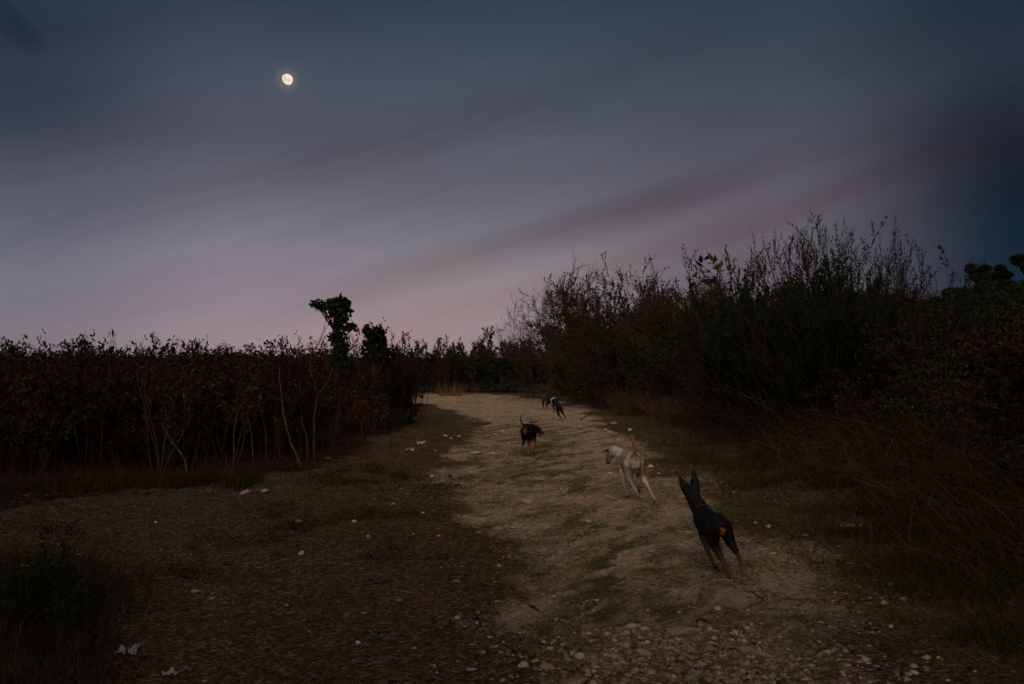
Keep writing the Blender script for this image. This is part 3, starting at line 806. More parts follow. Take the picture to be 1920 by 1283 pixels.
for px, py, w, lb in [(780, 645, 110, 'dark bush closing the gap beside the left thicket'), (828, 640, 100, 'dark bush in the gap, left of the rounded green bushes'), (865, 648, 90, 'dark low bush touching the first rounded green bush')]:
    bp('dense%d' % rng.integers(3), 'gap_bush', px, py, 46.2, w, label=lb, cat='bush', mat_l='dkgreen')
# body of the right bank
def right_edge(y): return float(np.interp(y, [4, 8, 10, 14, 19, 24, 28, 32, 38, 44], [3.9, 4.1, 4.2, 4.25, 4.3, 4.3, 4.0, 3.7, 3.2, 2.6]))
def sky_py(px): return float(np.interp(px, [950, 1050, 1150, 1250, 1350, 1400, 1500, 1600, 1680, 1750, 1850, 1920, 2100], [655, 610, 560, 540, 545, 545, 520, 520, 545, 565, 575, 575, 560]))
RL = {0: ('brown grassy shrub at the front edge of the right bank beside the track', 'shrubs along the foot of the right bank'),
      1: ('tangled brown and green shrub in the middle of the right bank', 'shrubs in the middle of the right bank'),
      2: ('dark shrub at the back of the right bank under the skyline', 'shrubs at the back of the right bank')}
pos = []; cnt = 0; tries = 0
while cnt < 220 and tries < 20000:
    tries += 1
    y = 7.5 + (rng.random() ** 1.1) * 36
    xe = right_edge(y)
    x = xe + 0.5 + rng.random() * max(.8, 0.58 * y + 1.5 - xe)
    if any((x - a) ** 2 + (y - b) ** 2 < 0.62 ** 2 for a, b in pos): continue
    pos.append((x, y))
    px = 960 + F * x / y
    lim = top_z(sky_py(px), y) - gz(x, y)
    if lim < .35: continue
    row = 0 if x - xe < 1.3 else (1 if x - xe < 4 else 2)
    h = min(lim, (0.8 + 0.5 * rng.random()) if row == 0 else ((1.5 + 1.0 * rng.random()) if row == 1 else 2.3 + 1.6 * rng.random()))
    k = ['tang%d' % rng.integers(3), 'sap%d' % rng.integers(4) if row < 2 else 'dense%d' % rng.integers(3), 'tang%d' % rng.integers(3) if row < 2 else 'bush%d' % rng.integers(2), ['tang0', 'dense1', 'bush1'][row]][rng.integers(4)]
    ml = (['mixed', 'brown', 'hay2', 'redbrown', 'redbrown', 'mixed'] if row < 2 else ['mixed', 'green', 'dkgreen', 'yellowish', 'green', 'dkgreen'])[rng.integers(6)]
    if px > 1700 and row == 2: ml = 'dkgreen'
    place(k, 'bank_shrub', x, y, h, wscale=1.15 if h > 1 else 1.5, label='%s with %s leaves, %s, %s' % ({'s': 'upright sapling', 't': 'tangled shrub', 'd': 'dense shrub', 'b': 'leafy shrub'}[k[0]], LEAFW[ml], ROWR[row], zone(ZR, px)), cat='shrub', group=RL[row][1], mat_l=ml)
    cnt += 1

# far right hillside with trees
def hill_tree(px, toppy, y, wpx, label):
    x = at_y(px, y); z0 = gz(x, y)
    s = y / F; R_ = wpx * s * .5; top = top_z(toppy, y)
    zc = top - R_ * .75
    z0 = min(z0, zc - R_ * 1.2)
    return build_tree('hill_tree', x, y, z0, zc - z0, R_, label, int(px), .20, 800)
def build_tree(name, x, y, z0, H, R_, label, seed, leaf, nleaf):
    o = empty(name, (x, y, z0))
    rs = np.random.default_rng(seed)
    polys = [(np.array([[0, 0, -.5], [.1, 0, H * .5], [0, 0, H]]), np.array([.25, .18, .1]))]
    Ps = []
    for k in range(9):
        a = rs.random() * 6.28; r = R_ * (.25 + .55 * rs.random())
        c = np.array([math.cos(a) * r, math.sin(a) * r, H + R_ * (rs.random() - .45) * .9])
        polys.append((np.array([[0, 0, H * .5], c * .6 + np.array([0, 0, H * .2]), c]), np.array([.1, .06, .03])))
        cr = R_ * (.30 + .2 * rs.random()); n = nleaf
        p = rs.normal(size=(n, 3)); p /= np.linalg.norm(p, axis=1)[:, None]; p *= (cr * rs.random(n) ** .4)[:, None]; p[:, 2] *= .75
        Ps.append(p + c)
    P_ = np.concatenate(Ps); D = rs.normal(size=P_.shape); D /= np.linalg.norm(D, axis=1)[:, None]
    L = leaf * (.6 + rs.random(len(P_)))
    v, f = leaves_geo(P_, D, L, L * .6)
    v2, f2 = tubes(polys, 5)
    add_obj('trunk', make_mesh('hill_trunk', v2, f2, True, M['twig']), o)
    add_obj('crown', make_mesh('hill_crown', v, f, False, M['dkgreen']), o)
    tag(o, label, 'tree')
    return o
hill_tree(1832, 496, 92, 44, 'round topped tree on the far right hillside, standing clear of the others')
hill_tree(1858, 510, 95, 30, 'small rounded tree in the saddle of the far hillside')
hill_tree(1884, 498, 93, 34, 'mid sized tree on the far hillside second from the frame edge')
hill_tree(1928, 470, 90, 60, 'tallest tree of the far hillside cut by the right edge of the photo')
hill_tree(1866, 522, 88, 70, 'wide dark tree filling the near slope of the far hillside')
hill_tree(1795, 536, 86, 70, 'low spreading tree at the left foot of the far hillside')
hill_tree(1905, 520, 86, 80, 'broad dark tree low on the far hillside near the frame edge')
hill_tree(1840, 545, 84, 90, 'lowest wide dark tree at the foot of the far hillside')

for k_, (px, py, y_, w_) in enumerate([(1770, 556, 82, 90), (1810, 560, 80, 90), (1860, 548, 80, 90), (1900, 548, 80, 90), (1940, 545, 80, 90), (1730, 572, 78, 90), (1880, 575, 76, 100), (1930, 580, 76, 100)]):
    hill_tree(px, py, y_, w_, 'dark scrub tree merging into the lower slope of the far hillside')['group'] = 'scrub trees low on the far hillside'
# unseen tall trees added behind and beside the camera to shade the near ground
for x_, y_, h_, w_ in [(-11.5, -1.5, 11, 9), (-5.8, -5.0, 14, 9), (0.4, -6.6, 15, 10), (6.8, -5.0, 14, 9), (12.2, -1.2, 11, 9), (8.6, 2.6, 9.5, 6), (-9.0, 2.2, 9, 6)]:
    o_ = build_tree('unseen_shade_tree', x_, y_, gz(x_, y_), h_ * .62, w_ * .5, 'added unseen tree shading the start of the track', int(x_ * 10) + 200, .50, 500)
    o_['group'] = 'unseen trees added for shade'
# ------------------------------------------------------------------ grasses (nobody could count them)
def scatter(n, x0, x1, y0, y1, dens, power=1.0):
    out = []
    got = 0
    while got < n:
        m = n * 2
        y = y0 + (y1 - y0) * rng.random(m) ** power; x = x0 + (x1 - x0) * rng.random(m)
        keep = (rng.random(m) < dens(x, y)) & (np.abs(x) < 0.56 * y + 1.2)
        out.append(np.stack([x[keep], y[keep]], 1)); got += keep.sum()
        if len(out) > 60: break
    a = np.concatenate(out)[:n]
    return a[:, 0], a[:, 1]
def dirs_up(n, spread, rs=rng):
    D = rs.normal(size=(n, 3)) * spread; D[:, 2] = np.abs(D[:, 2]) * .3 + 1; D /= np.linalg.norm(D, axis=1)[:, None]
    return D
def flat_dirs(n, zmax=.35):
    a = rng.random(n) * 6.283; z = rng.random(n) * zmax
    D = np.stack([np.cos(a), np.sin(a), z], 1); D /= np.linalg.norm(D, axis=1)[:, None]
    return D
def grass_obj(name, x, y, D, L, Wd, mat, label, segs=2, bendamt=.4, cat=None):
    n = len(x)
    P = np.stack([x, y, ground_z(x, y) - .003], 1)
    b = rng.normal(size=(n, 3)) * bendamt; b[:, 2] = -np.abs(b[:, 2]) * .5
    v, f = ribbons(P, D, L, Wd, b, segs)
    o = add_obj(name, make_mesh(name, v, f, False, M[mat]))
    tag(o, label, cat or 'grass', kind='stuff')
    return o
# turf in green patches on the track and right verge
x, y = scatter(120000, -3.5, 5.0, 3.9, 26, lambda x, y: np.clip(green_mask(x, y) * (1 - .5 * path_mask(x, y) * (strip_mask(x, y) < .2)), 0, 1) * .9 * (1 - burnt_mask(x, y)) * ss(vnoise(x * 6, y * 6, 3), .25, .7), 1.6)
grass_obj('turf_grass', x, y, dirs_up(len(x), .6), .018 + .035 * rng.random(len(x)), np.full(len(x), .0045), 'turf', 'short green and straw coloured turf in patches along the track', 1, .5)
x, y = scatter(60000, -1.4, 3.2, 3.9, 24, lambda x, y: path_mask(x, y) * ss(fbm((x * .91 - y * .42) * 4, (x * .42 + y * .91) * 1.5, 4, 133), .47, .62), 1.5)
grass_obj('sparse_track_grass', x, y, flat_dirs(len(x), 1.2), .02 + .05 * rng.random(len(x)), .004 + .006 * rng.random(len(x)), 'turf', 'sparse trampled grass over the worn track', 1, .5)
# dry litter and stubble of the left clearing and verges
x, y = scatter(95000, -7.5, 3.6, 3.9, 22, lambda x, y: (1 - .93 * path_mask(x, y)) * (1 - .55 * burnt_mask(x, y)) * (.05 + .95 * ss(fbm(x * 2.6, y * 2.6, 3, 8), .38, .6)), 1.6)
grass_obj('dry_litter', x, y, flat_dirs(len(x), .6), .03 + .08 * rng.random(len(x)), .005 + .007 * rng.random(len(x)), 'hay', 'matted dry grass litter over the clearing left of the track', 1, .5)
# pale straw fringe at the front of the left thicket
x, y = scatter(16000, -8.5, -3.2, 9.3, 13.3, lambda x, y: ss(y - (11.0 + .2 * (x + 6)), 0, 1) * (1 - ss(y, 12.6, 13.4)) * ss(vnoise(x * 2.2, y * 2.2, 12), .25, .7))
grass_obj('straw_grass', x, y, dirs_up(len(x), .35), .08 + .18 * rng.random(len(x)), np.full(len(x), .006), 'hay2', 'upright dry straw grass in front of the left thicket', 2, .35)
# tall grass of the right bank
x, y = scatter(125000, 2.6, 16, 4.0, 34, lambda x, y: ss(x, 2.1 + .3 * np.sin(y * 1.3) + .9 * ss(y, 6, 11), 3.7 + .9 * ss(y, 6, 11)) * (.3 + .7 * ss(vnoise(x * 1.5, y * 1.5, 18), .3, .7)), 1.3)
L = (.22 + .75 * rng.random(len(x)) ** 1.4) * (.30 + .80 * ss(x, 2.6, 4.8))
grass_obj('tall_bank_grass', x, y, dirs_up(len(x), .62), L, .005 + .006 * rng.random(len(x)), 'hay2', 'tall tangled dry grass covering the right bank', 3, .55)
x, y = scatter(40000, 2.2, 9, 3.9, 18, lambda x, y: ss(x, 1.9 + .3 * np.sin(y * 2) + .4 * ss(y, 6, 10), 3.2 + .4 * ss(y, 6, 10)) * ss(vnoise(x * 1.8, y * 1.8, 28), .3, .7), 1.4)
grass_obj('green_bank_grass', x, y, dirs_up(len(x), .45), .06 + .26 * rng.random(len(x)) ** 1.6, np.full(len(x), .0055), 'mixed' , 'dark green weedy grass along the right verge', 2, .5)
# long pale arching blades on the right bank
x, y = scatter(900, 4.0, 10, 6, 18, lambda x, y: np.full_like(x, .9))
grass_obj('pale_arching_grass', x, y, dirs_up(len(x), .45), .5 + .8 * rng.random(len(x)), np.full(len(x), .007), 'straw', 'long pale arching grass blades standing out of the right bank', 5, .7)
# left foreground weeds
x, y = scatter(9000, -4.2, -1.35, 3.9, 7.6, lambda x, y: ss(-x - .30 * y, .28, .9) * ss(vnoise(x * 2.5, y * 2.5, 38), .25, .6))
grass_obj('foreground_grass', x, y, dirs_up(len(x), .30), .10 + .34 * rng.random(len(x)) ** 1.5, np.full(len(x), .0045), 'hay2', 'thin dark grass in the lower left corner', 3, .45)
x, y = scatter(26000, -9.5, -2.3, 11.6, 18, lambda x, y: ss(-(x - np.interp(y, [12.6, 13.4, 14, 15.5, 17, 20], [-6.6, -4.9, -3.6, -3.1, -3.1, -2.75])), -.9, .2) * (.25 + .75 * ss(vnoise(x * 1.6, y * 1.6, 71), .3, .7)))
grass_obj('scorched_grass', x, y, dirs_up(len(x), .7), .06 + .30 * rng.random(len(x)) ** 2, np.full(len(x), .007), 'redbrown', 'scorched brown grass and fallen leaves round the foot of the left thicket', 2, .6)
# ground weeds in the left verge patch
x, y = scatter(5000, -4.0, -.5, 7.0, 16, lambda x, y: np.exp(-((x + 1.7) / 1.0) ** 2) * ss(fbm(x * 2, y * 1.5, 4, 58), .48, .66))
grass_obj('verge_weeds', x, y, dirs_up(len(x), .6), .03 + .08 * rng.random(len(x)), np.full(len(x), .006), 'mixed', 'low dark green weeds on the left verge of the track', 2, .5)

# dry clump at the foot of the right bank
def grass_clump(name, px, py, n, h, r, mat, label, bend=.5, spread=.35):
    x0, y0, z0 = hit(px, py)
    rs = rng; a = rs.random(n) * 6.28; q = r * np.sqrt(rs.random(n))
    P = np.stack([np.cos(a) * q, np.sin(a) * q, np.full(n, -.02)], 1)
    D = dirs_up(n, spread); D[:, :2] += P[:, :2] * .5 / r * .6; D /= np.linalg.norm(D, axis=1)[:, None]
    b = np.concatenate([P[:, :2] / r * .3 + rs.normal(size=(n, 2)) * bend * .5, -np.abs(rs.normal(size=(n, 1))) * .2], 1)
    v, f = ribbons(P, D, h * (.45 + .6 * rs.random(n)), np.full(n, .008 if h > .5 else .005), b, 4)
    o = add_obj(name, make_mesh(name, v, f, False, M[mat]), None, (x0, y0, z0))
    tag(o, label, 'grass clump'); return o
grass_clump('dry_grass_clump', 1205, 775, 900, 1.15, .75, 'straw', 'reddish dry grass clump leaning over the track edge at the foot of the right bank')
grass_clump('dry_grass_clump', 1255, 783, 500, .9, .5, 'straw', 'smaller dry grass clump just right of the reddish one')
grass_clump('dry_grass_clump', 1560, 835, 500, .55, .5, 'straw', 'pale matted grass clump halfway down the right bank')
grass_clump('dry_grass_clump', 1790, 850, 260, .8, .35, 'straw', 'pale arching grass clump near the right edge of the photo')
grass_clump('dry_grass_clump', 845, 742, 300, .9, .5, 'hay', 'brown grass clump at the far bend of the track')
grass_clump('dry_grass_clump', 1030, 737, 300, .8, .6, 'hay', 'brown grass clump behind the farthest dogs')

# ------------------------------------------------------------------ flowering weeds
def flower_weed(px, py, flowers, label, n=26, h=.5):
    x0, y0, z0 = hit(px, py)
    o = empty('flowering_weed', (x0, y0, z0))
    d = ray(px, py)
    polys = []; FP, FD = [], []
    for fx, fy in flowers:
        dd = ray(fx, fy); yy = y0 + .05 * rng.normal(); t = yy / dd.y
        tip = np.array([dd.x * t - x0, yy - y0, CAM_H + dd.z * t - z0])
        b = np.array([rng.normal() * .05, rng.normal() * .05, -.02])
        q = np.array([b + (tip - b) * s + np.array([math.sin(s * 3.1) * .03, 0, 0]) for s in np.linspace(0, 1, 7)])
        q[-1] = tip
        polys.append((q, np.linspace(.0035, .0018, 7)))
        for p in range(9):
            a = p * 6.283 / 9 + rng.random() * .2
            FP.append(tip); FD.append([math.cos(a), math.sin(a), .25 + .25 * rng.random()])
    v, f = tubes(polys, 4); add_obj('stems', make_mesh('weed_stems', v, f, True, M['greenstem']), o)
    P_ = np.array(FP); D = np.array(FD); D /= np.linalg.norm(D, axis=1)[:, None]
    L = np.full(len(P_), .021); v, f = leaves_geo(P_, D, L, L * .6, np.tile([[0, 0, 1.0]], (len(P_), 1)), .1)
    add_obj('flowers', make_mesh('weed_flowers', v, f, False, M['yellow']), o)
    a = rng.random(n * 9) * 6.28; zz = rng.random(n * 9) * h * .55; r = .03 + .16 * rng.random(n * 9)
    P_ = np.stack([np.cos(a) * r, np.sin(a) * r, zz], 1); D = np.stack([np.cos(a), np.sin(a), .6 + .4 * rng.random(n * 9)], 1); D /= np.linalg.norm(D, axis=1)[:, None]
    L = .03 + .05 * rng.random(n * 9); v, f = leaves_geo(P_, D, L, L * .22)
    add_obj('leaves', make_mesh('weed_leaves', v, f, False, M['dkgreen']), o)
    tag(o, label, 'weed')
flower_weed(60, 1195, [(42, 1062), (52, 1063)], 'weed with two small yellow flowers nearest the left edge of the photo', 40, .6)
flower_weed(128, 1180, [(147, 1041)], 'weed with a single yellow flower in the left foreground', 30, .6)
flower_weed(108, 1010, [(98, 975), (113, 973), (118, 978)], 'low weed with a cluster of yellow flowers in the left middle ground', 16, .25)
for px, py, lb in [(75, 1190, 'dark leafy weed between the two yellow flower stalks'), (100, 1165, 'dark leafy weed below the single yellow flower'), (25, 1215, 'dark leafy weed nearest the left edge of the photo'), (150, 1230, 'dark leafy weed above the white plastic scrap')]:
    x0, y0, z0 = hit(px, py)
    place('leafweed', 'leafy_weed', x0, y0, .50, label=lb, cat='weed', group='leafy weeds in the left foreground', wscale=1.2, mat_l='dkgreen')
# yellow blossoms on the right bank bushes
def blossom_sprig(px, py, y, n, label):
    d = ray(px, py); t = y / d.y; c = np.array([d.x * t, y, CAM_H + d.z * t])
    zg = gz(c[0], y)
    o = empty('blossom_sprig', (c[0], y, zg))
    q = np.array([[math.sin(s * 2.5) * .05, 0, s * (c[2] - zg)] for s in np.linspace(0, 1, 9)])
    v, f = tubes([(q, np.linspace(.012, .004, 9))], 4); add_obj('stem', make_mesh('sprig_stem', v, f, True, M['greenstem']), o)
    P_ = rng.normal(size=(n * 4, 3)) * .08 + np.array([q[-1][0], 0, c[2] - zg]); D = rng.normal(size=P_.shape); D /= np.linalg.norm(D, axis=1)[:, None]
    L = np.full(len(P_), .05 + .0012 * y); v, f = leaves_geo(P_, D, L, L * .6)
    add_obj('flowers', make_mesh('sprig_flowers', v, f, False, M['yellow']), o)
    k = 34
    zz = rng.random(k) * (c[2] - zg) * .7 + .25 * (c[2] - zg)
    P_ = np.stack([rng.normal(size=k) * .06, rng.normal(size=k) * .06, zz], 1); D = rng.normal(size=P_.shape); D /= np.linalg.norm(D, axis=1)[:, None]
    L = np.full(k, .13); v, f = leaves_geo(P_, D, L, L * .35)
    add_obj('leaves', make_mesh('sprig_leaves', v, f, False, M['green']), o)
    tag(o, label, 'flowers')
blossom_sprig(1080, 563, 39, 3, 'yellow blossoms on the highest sprig of the green thicket')
blossom_sprig(1093, 594, 38, 4, 'yellow blossoms on the middle sprig of the green thicket')
blossom_sprig(1108, 588, 38.4, 2, 'small yellow blossoms right of the middle sprig')
blossom_sprig(1109, 707, 37, 3, 'yellow blossoms low beside the track above the farthest dogs')
blossom_sprig(1098, 608, 37.6, 2, 'small yellow blossoms just below the middle sprig')
blossom_sprig(1264, 598, 25, 2, 'lone yellow blossoms in the middle of the right bank')
blossom_sprig(1175, 552, 30, 1, 'single yellow blossom under the dense twiggy bush')

# ------------------------------------------------------------------ stones
def rock_mesh(seed, sub=1, flat=.55, mat='rock', rough=.22):
    rs = np.random.default_rng(seed)
    v, f = ico()[sub]; v = v.copy()
    for _ in range(9):                        # chop facets
        n = rs.normal(size=3); n /= np.linalg.norm(n); dcut = .55 + .35 * rs.random()
        dd = v @ n - dcut; v -= np.outer(np.clip(dd, 0, None), n)
    v += rs.normal(size=v.shape) * rough * .09
    v *= np.array([1, .7 + .3 * rs.random(), flat * (.8 + .4 * rs.random())])
    return make_mesh('stone', v, f, False, M[mat])
RM = {m: [rock_mesh(300 + i, 1 if i < 4 else 2, .5 if i % 2 else .65, m) for i in range(6)] for m in ('rock', 'rust', 'darkrock')}
SLAB = [rock_mesh(330 + i, 2, .20, 'gravel', .9) for i in range(3)]
def stone(px, py, w, label, mat='rock', slab=False, group=None, tall=1.0, name='stone'):
    x, y, z = hit(px, py)
    s = w * y / F * .5
    me = SLAB[rng.integers(3)] if slab else RM[mat][rng.integers(6)]
    o = add_obj(name, me, None, (x, y, z + s * (.05 if slab else .18)))
    o.scale = (s, s * (.9 if slab else .8), s * tall); o.rotation_euler = (rng.normal() * .15, rng.normal() * .15, rng.random() * .8 - .4)
    if slab: o.data = SLAB[rng.integers(3)]
    tag(o, label, 'stone', group)
    return o
stone(1275, 1188, 92, 'largest flat pale slab in the rubble patch left of the dark stone', slab=True, tall=1.2)
stone(1345, 1143, 17, 'pale angular stone just above the rubble below the nearest dog', tall=1.3)
stone(1317, 1168, 26, 'black lump lying on the rubble right of the large slab', 'darkrock')
stone(1376, 1190, 20, 'pale stone right of the black lump')
stone(1400, 1220, 40, 'long flat slab at the lower right of the rubble patch', slab=True, tall=1.5)
stone(1424, 1206, 11, 'small round stone just above the long flat slab')
stone(1080, 1281, 66, 'pale slab cut by the bottom edge of the photo', slab=True, tall=1.6)
stone(1028, 1251, 32, 'broad buff stone second from the pale slab at the bottom', slab=True, tall=1.8)
stone(983, 1251, 26, 'grey tilted stone at the left of the bottom row', tall=1.2)
stone(1062, 1233, 15, 'small buff stone above the bottom slab')
stone(1087, 1234, 24, 'buff stone between the bottom slab and the rubble', tall=1.1)
stone(1052, 1222, 24, 'flat buff stone left of the rubble patch', slab=True, tall=1.6)
stone(1186, 1178, 26, 'grey stone at the top left of the rubble patch')
stone(1207, 1181, 17, 'small stone touching the left end of the largest slab')
stone(1150, 1222, 19, 'round pinkish stone in the left of the rubble')
stone(1210, 1225, 40, 'low grey slab below the largest slab', slab=True, tall=1.5)
stone(930, 1213, 20, 'flat grey stone alone on the left part of the track', slab=True, tall=1.6)
stone(1478, 1220, 12, 'small round stone right of the long flat slab')
stone(748, 1128, 16, 'rusty stone lying on the dark left verge', 'rust')
stone(683, 1151, 12, 'rusty brown stone left of the other rusty one', 'rust')
stone(671, 1206, 15, 'pair partner pale stone low on the left verge')
stone(776, 1217, 11, 'small pale stone low on the left verge near the track')
stone(857, 1091, 20, 'flat pale stone on the left edge of the track', slab=True, tall=1.7)
stone(858, 1160, 13, 'small grey stone below the flat one at the left track edge')
stone(737, 946, 10, 'small pale stone on the weedy left verge')
stone(664, 979, 11, 'small round stone left of the weedy verge')
stone(690, 1007, 12, 'pale stone on the verge below the weeds')
stone(1181, 808, 13, 'pale stone right behind the tip of the orange tail')
stone(1234, 770, 12, 'buff stone at the foot of the right bank', 'rust')
stone(1196, 771, 13, 'pale stone left of the buff one at the foot of the bank')
stone(893, 852, 30, 'flat pale slab at the left edge of the track by the middle dog', slab=True, tall=2)
stone(884, 887, 20, 'flat stone below the pale slab by the middle dog', slab=True, tall=2)
stone(565, 1040, 16, 'pale stone in the middle of the left clearing')
stone(462, 925, 30, 'pale flat slab in front of the left thicket', slab=True, tall=2)
stone(497, 921, 20, 'second flat slab in front of the left thicket', slab=True, tall=2)
stone(538, 1136, 13, 'small brown stone in the left foreground', 'rust')
stone(367, 1109, 18, 'low pale stone in the left foreground', slab=True, tall=1.8)
stone(397, 1124, 14, 'brown stone right of the low pale one in the left foreground', 'rust')
stone(292, 980, 9, 'small white stone far left in the clearing')
stone(1596, 989, 22, 'whitish stone at the left of the row on the right verge', tall=.8)
stone(1612, 987, 14, 'whitish stone at the right of the row on the right verge')
stone(1581, 988, 14, 'small whitish stone starting the row on the right verge')
stone(1634, 1003, 11, 'whitish stone below the row on the right verge')
stone(1661, 929, 11, 'white stone at the foot of the dark grass')
stone(1689, 922, 14, 'pinkish white stone right of the other at the foot of the dark grass')
stone(1441, 989, 13, 'pale stone right of the nearest dog')
stone(1416, 982, 9, 'small buff stone between the nearest dog and the pale stone')
stone(1672, 1097, 20, 'elongated grey stone on the lower right verge', slab=True, tall=1.8)
stone(1695, 1124, 22, 'buff stone right of the elongated one on the lower right verge', slab=True, tall=1.8)
stone(1658, 1133, 18, 'pinkish stone below the elongated one on the lower right verge')
stone(1670, 1177, 15, 'grey stone low on the right verge')
stone(1565, 1112, 9, 'small pink stone on the right verge')
stone(1510, 1004, 16, 'flat stone on the grass right of the nearest dog', slab=True, tall=1.8)
stone(1104, 980, 12, 'pale stone in the middle of the track')
stone(990, 942, 26, 'flat pale stone in the middle of the track below the middle dog', slab=True, tall=2)
stone(945, 935, 20, 'flat pale stone left of the middle of the track', slab=True, tall=2)
stone(1098, 977, 24, 'buff slab bedded in the centre of the track', slab=True, tall=1.6)
stone(935, 992, 26, 'low slab breaking the left wheel track', slab=True, tall=1.7)
stone(962, 991, 18, 'low pale slab right of the one in the left wheel track', slab=True, tall=1.7)
stone(900, 1000, 18, 'grey low stone at the left wheel track', slab=True, tall=1.7)
stone(1150, 795, 18, 'pale flat stone at the track edge above the white dog', slab=True, tall=2)
stone(1145, 812, 20, 'pale flat stone just above the white dog', slab=True, tall=2)
stone(844, 895, 12, 'dark lump at the left edge of the track', 'darkrock', tall=1.2)
stone(858, 912, 14, 'larger dark lump below the others at the left edge of the track', 'darkrock', tall=1.2)
stone(862, 897, 9, 'small dark lump right of the other at the left track edge', 'darkrock')
stone(1236, 889, 9, 'small pale stone right of the white dog')
stone(1220, 876, 12, 'round pale stone beside the hind leg of the white dog')
# rubble: stones one can tell apart but not describe singly
ga = 'stones of the rubble patch'
for k in range(70):
    px, py = 1250 + rng.normal() * 95, 1222 + rng.normal() * 30
    if py > 1283 or py < 1130: continue
    stone(px, py, 7 + 14 * rng.random() ** 2, 'small pale broken stone in the rubble patch at the bottom of the track', group=ga, slab=rng.random() < .4, mat='rock' if rng.random() < .7 else 'rust')
gb = 'stones scattered on the track'
for k in range(24):
    y = 5 + 20 * rng.random() ** 1.4; x = np.interp(y, YK, XLK) - .6 + rng.random() * 3.6
    px = 960 + F * x / y; py = 670 + F * CAM_H / y
    if py > 1270: continue
    stone(px, py, 6 + 5 * rng.random(), 'small pale stone lying loose on the dirt track', group=gb)
# gravel
def gravel(n, xy, smin, smax, name, label, mat='gravel'):
    v0, f0 = ico()[0]
    x, y = xy; n = len(x)
    s = smin + (smax - smin) * rng.random(n) ** 3
    sc = np.stack([s * (.8 + .6 * rng.random(n)), s * (.7 + .5 * rng.random(n)), s * (.4 + .4 * rng.random(n))], 1)
    a = rng.random(n) * 6.28; ca_, sa_ = np.cos(a), np.sin(a)
    V = v0[None] * (1 + .34 * np.clip(rng.normal(size=(n, len(v0), 1)), -1.6, 1.6)) * sc[:, None]
    Vx = V[:, :, 0] * ca_[:, None] - V[:, :, 1] * sa_[:, None]; Vy = V[:, :, 0] * sa_[:, None] + V[:, :, 1] * ca_[:, None]
    V = np.stack([Vx + x[:, None], Vy + y[:, None], V[:, :, 2] + (ground_z(x, y) - s * .05)[:, None]], -1)
    f = (np.arange(n)[:, None, None] * len(v0) + f0[None]).reshape(-1, 3)
    o = add_obj(name, make_mesh(name, V.reshape(-1, 3), f, False, M[mat])); tag(o, label, 'gravel', kind='stuff')
gravel(0, scatter(26000, -3, 4, 3.9, 28, lambda x, y: .015 + .985 * path_mask(x, y) * ss(fbm(x * 1.3, y * .8, 4, 91), .36, .62), 1.5), .003, .018, 'track_gravel', 'loose gravel on the dirt track')
gravel(0, (1.0 + rng.normal(size=3600) * .42, 5.25 + rng.normal(size=3600) * .36), .003, .030, 'rubble_gravel', 'broken gravel of the rubble patch at the bottom of the track')
gravel(0, scatter(400, -6, -.5, 3.9, 14, lambda x, y: np.full_like(x, .7), 1.4), .002, .010, 'verge_gravel', 'scattered pebbles in the left clearing')
gravel(0, scatter(2500, -6, 4, 26, 44, lambda x, y: path_mask(x, y), 1.0), .01, .04, 'far_gravel', 'gravel at the far bend of the track')

# ------------------------------------------------------------------ litter and sticks
def scrap(px, py, w, h, seed, label, name='plastic_scrap'):
    x, y, z = hit(px, py); rs = np.random.default_rng(seed)
    n = 9; s = w * y / F
    u, v = np.meshgrid(np.linspace(-.5, .5, n), np.linspace(-.5, .5, n))
    r = fbm(u * 4 + seed, v * 4, 3, seed) - .5
    Xc = u * s * (1 + .5 * r) ; Yc = v * s * .7 * (1 + .4 * np.roll(r, 2)); Zc = np.abs(r) * h * 3 + .004
    i = np.arange(n * n).reshape(n, n)
    f = np.stack([i[:-1, :-1], i[:-1, 1:], i[1:, 1:], i[1:, :-1]], -1).reshape(-1, 4)
    keep = rs.random(len(f)) > .14
    o = add_obj(name, make_mesh(name, np.stack([Xc, Yc, Zc], -1).reshape(-1, 3), f[keep], False, M['plastic']), None, (x, y, z))
    mod = o.modifiers.new('thick', 'SOLIDIFY'); mod.thickness = .0015
    tag(o, label, 'litter'); return o
scrap(238, 1227, 40, .05, 3, 'crumpled white plastic scrap in the lower left foreground')
scrap(320, 1266, 26, .03, 4, 'flattened white plastic scrap near the bottom edge left of the track')
scrap(616, 862, 14, .05, 5, 'small white plastic scrap in front of the curved pale trunk')
scrap(790, 834, 14, .08, 6, 'torn whitish litter on the far left verge')
scrap(768, 848, 18, .08, 8, 'greenish white torn litter left of the other on the far left verge')
scrap(560, 980, 12, .03, 9, 'tiny white scrap in the left clearing')
scrap(1242, 772, 14, .12, 10, 'pale crumpled wrapper at the foot of the right bank')

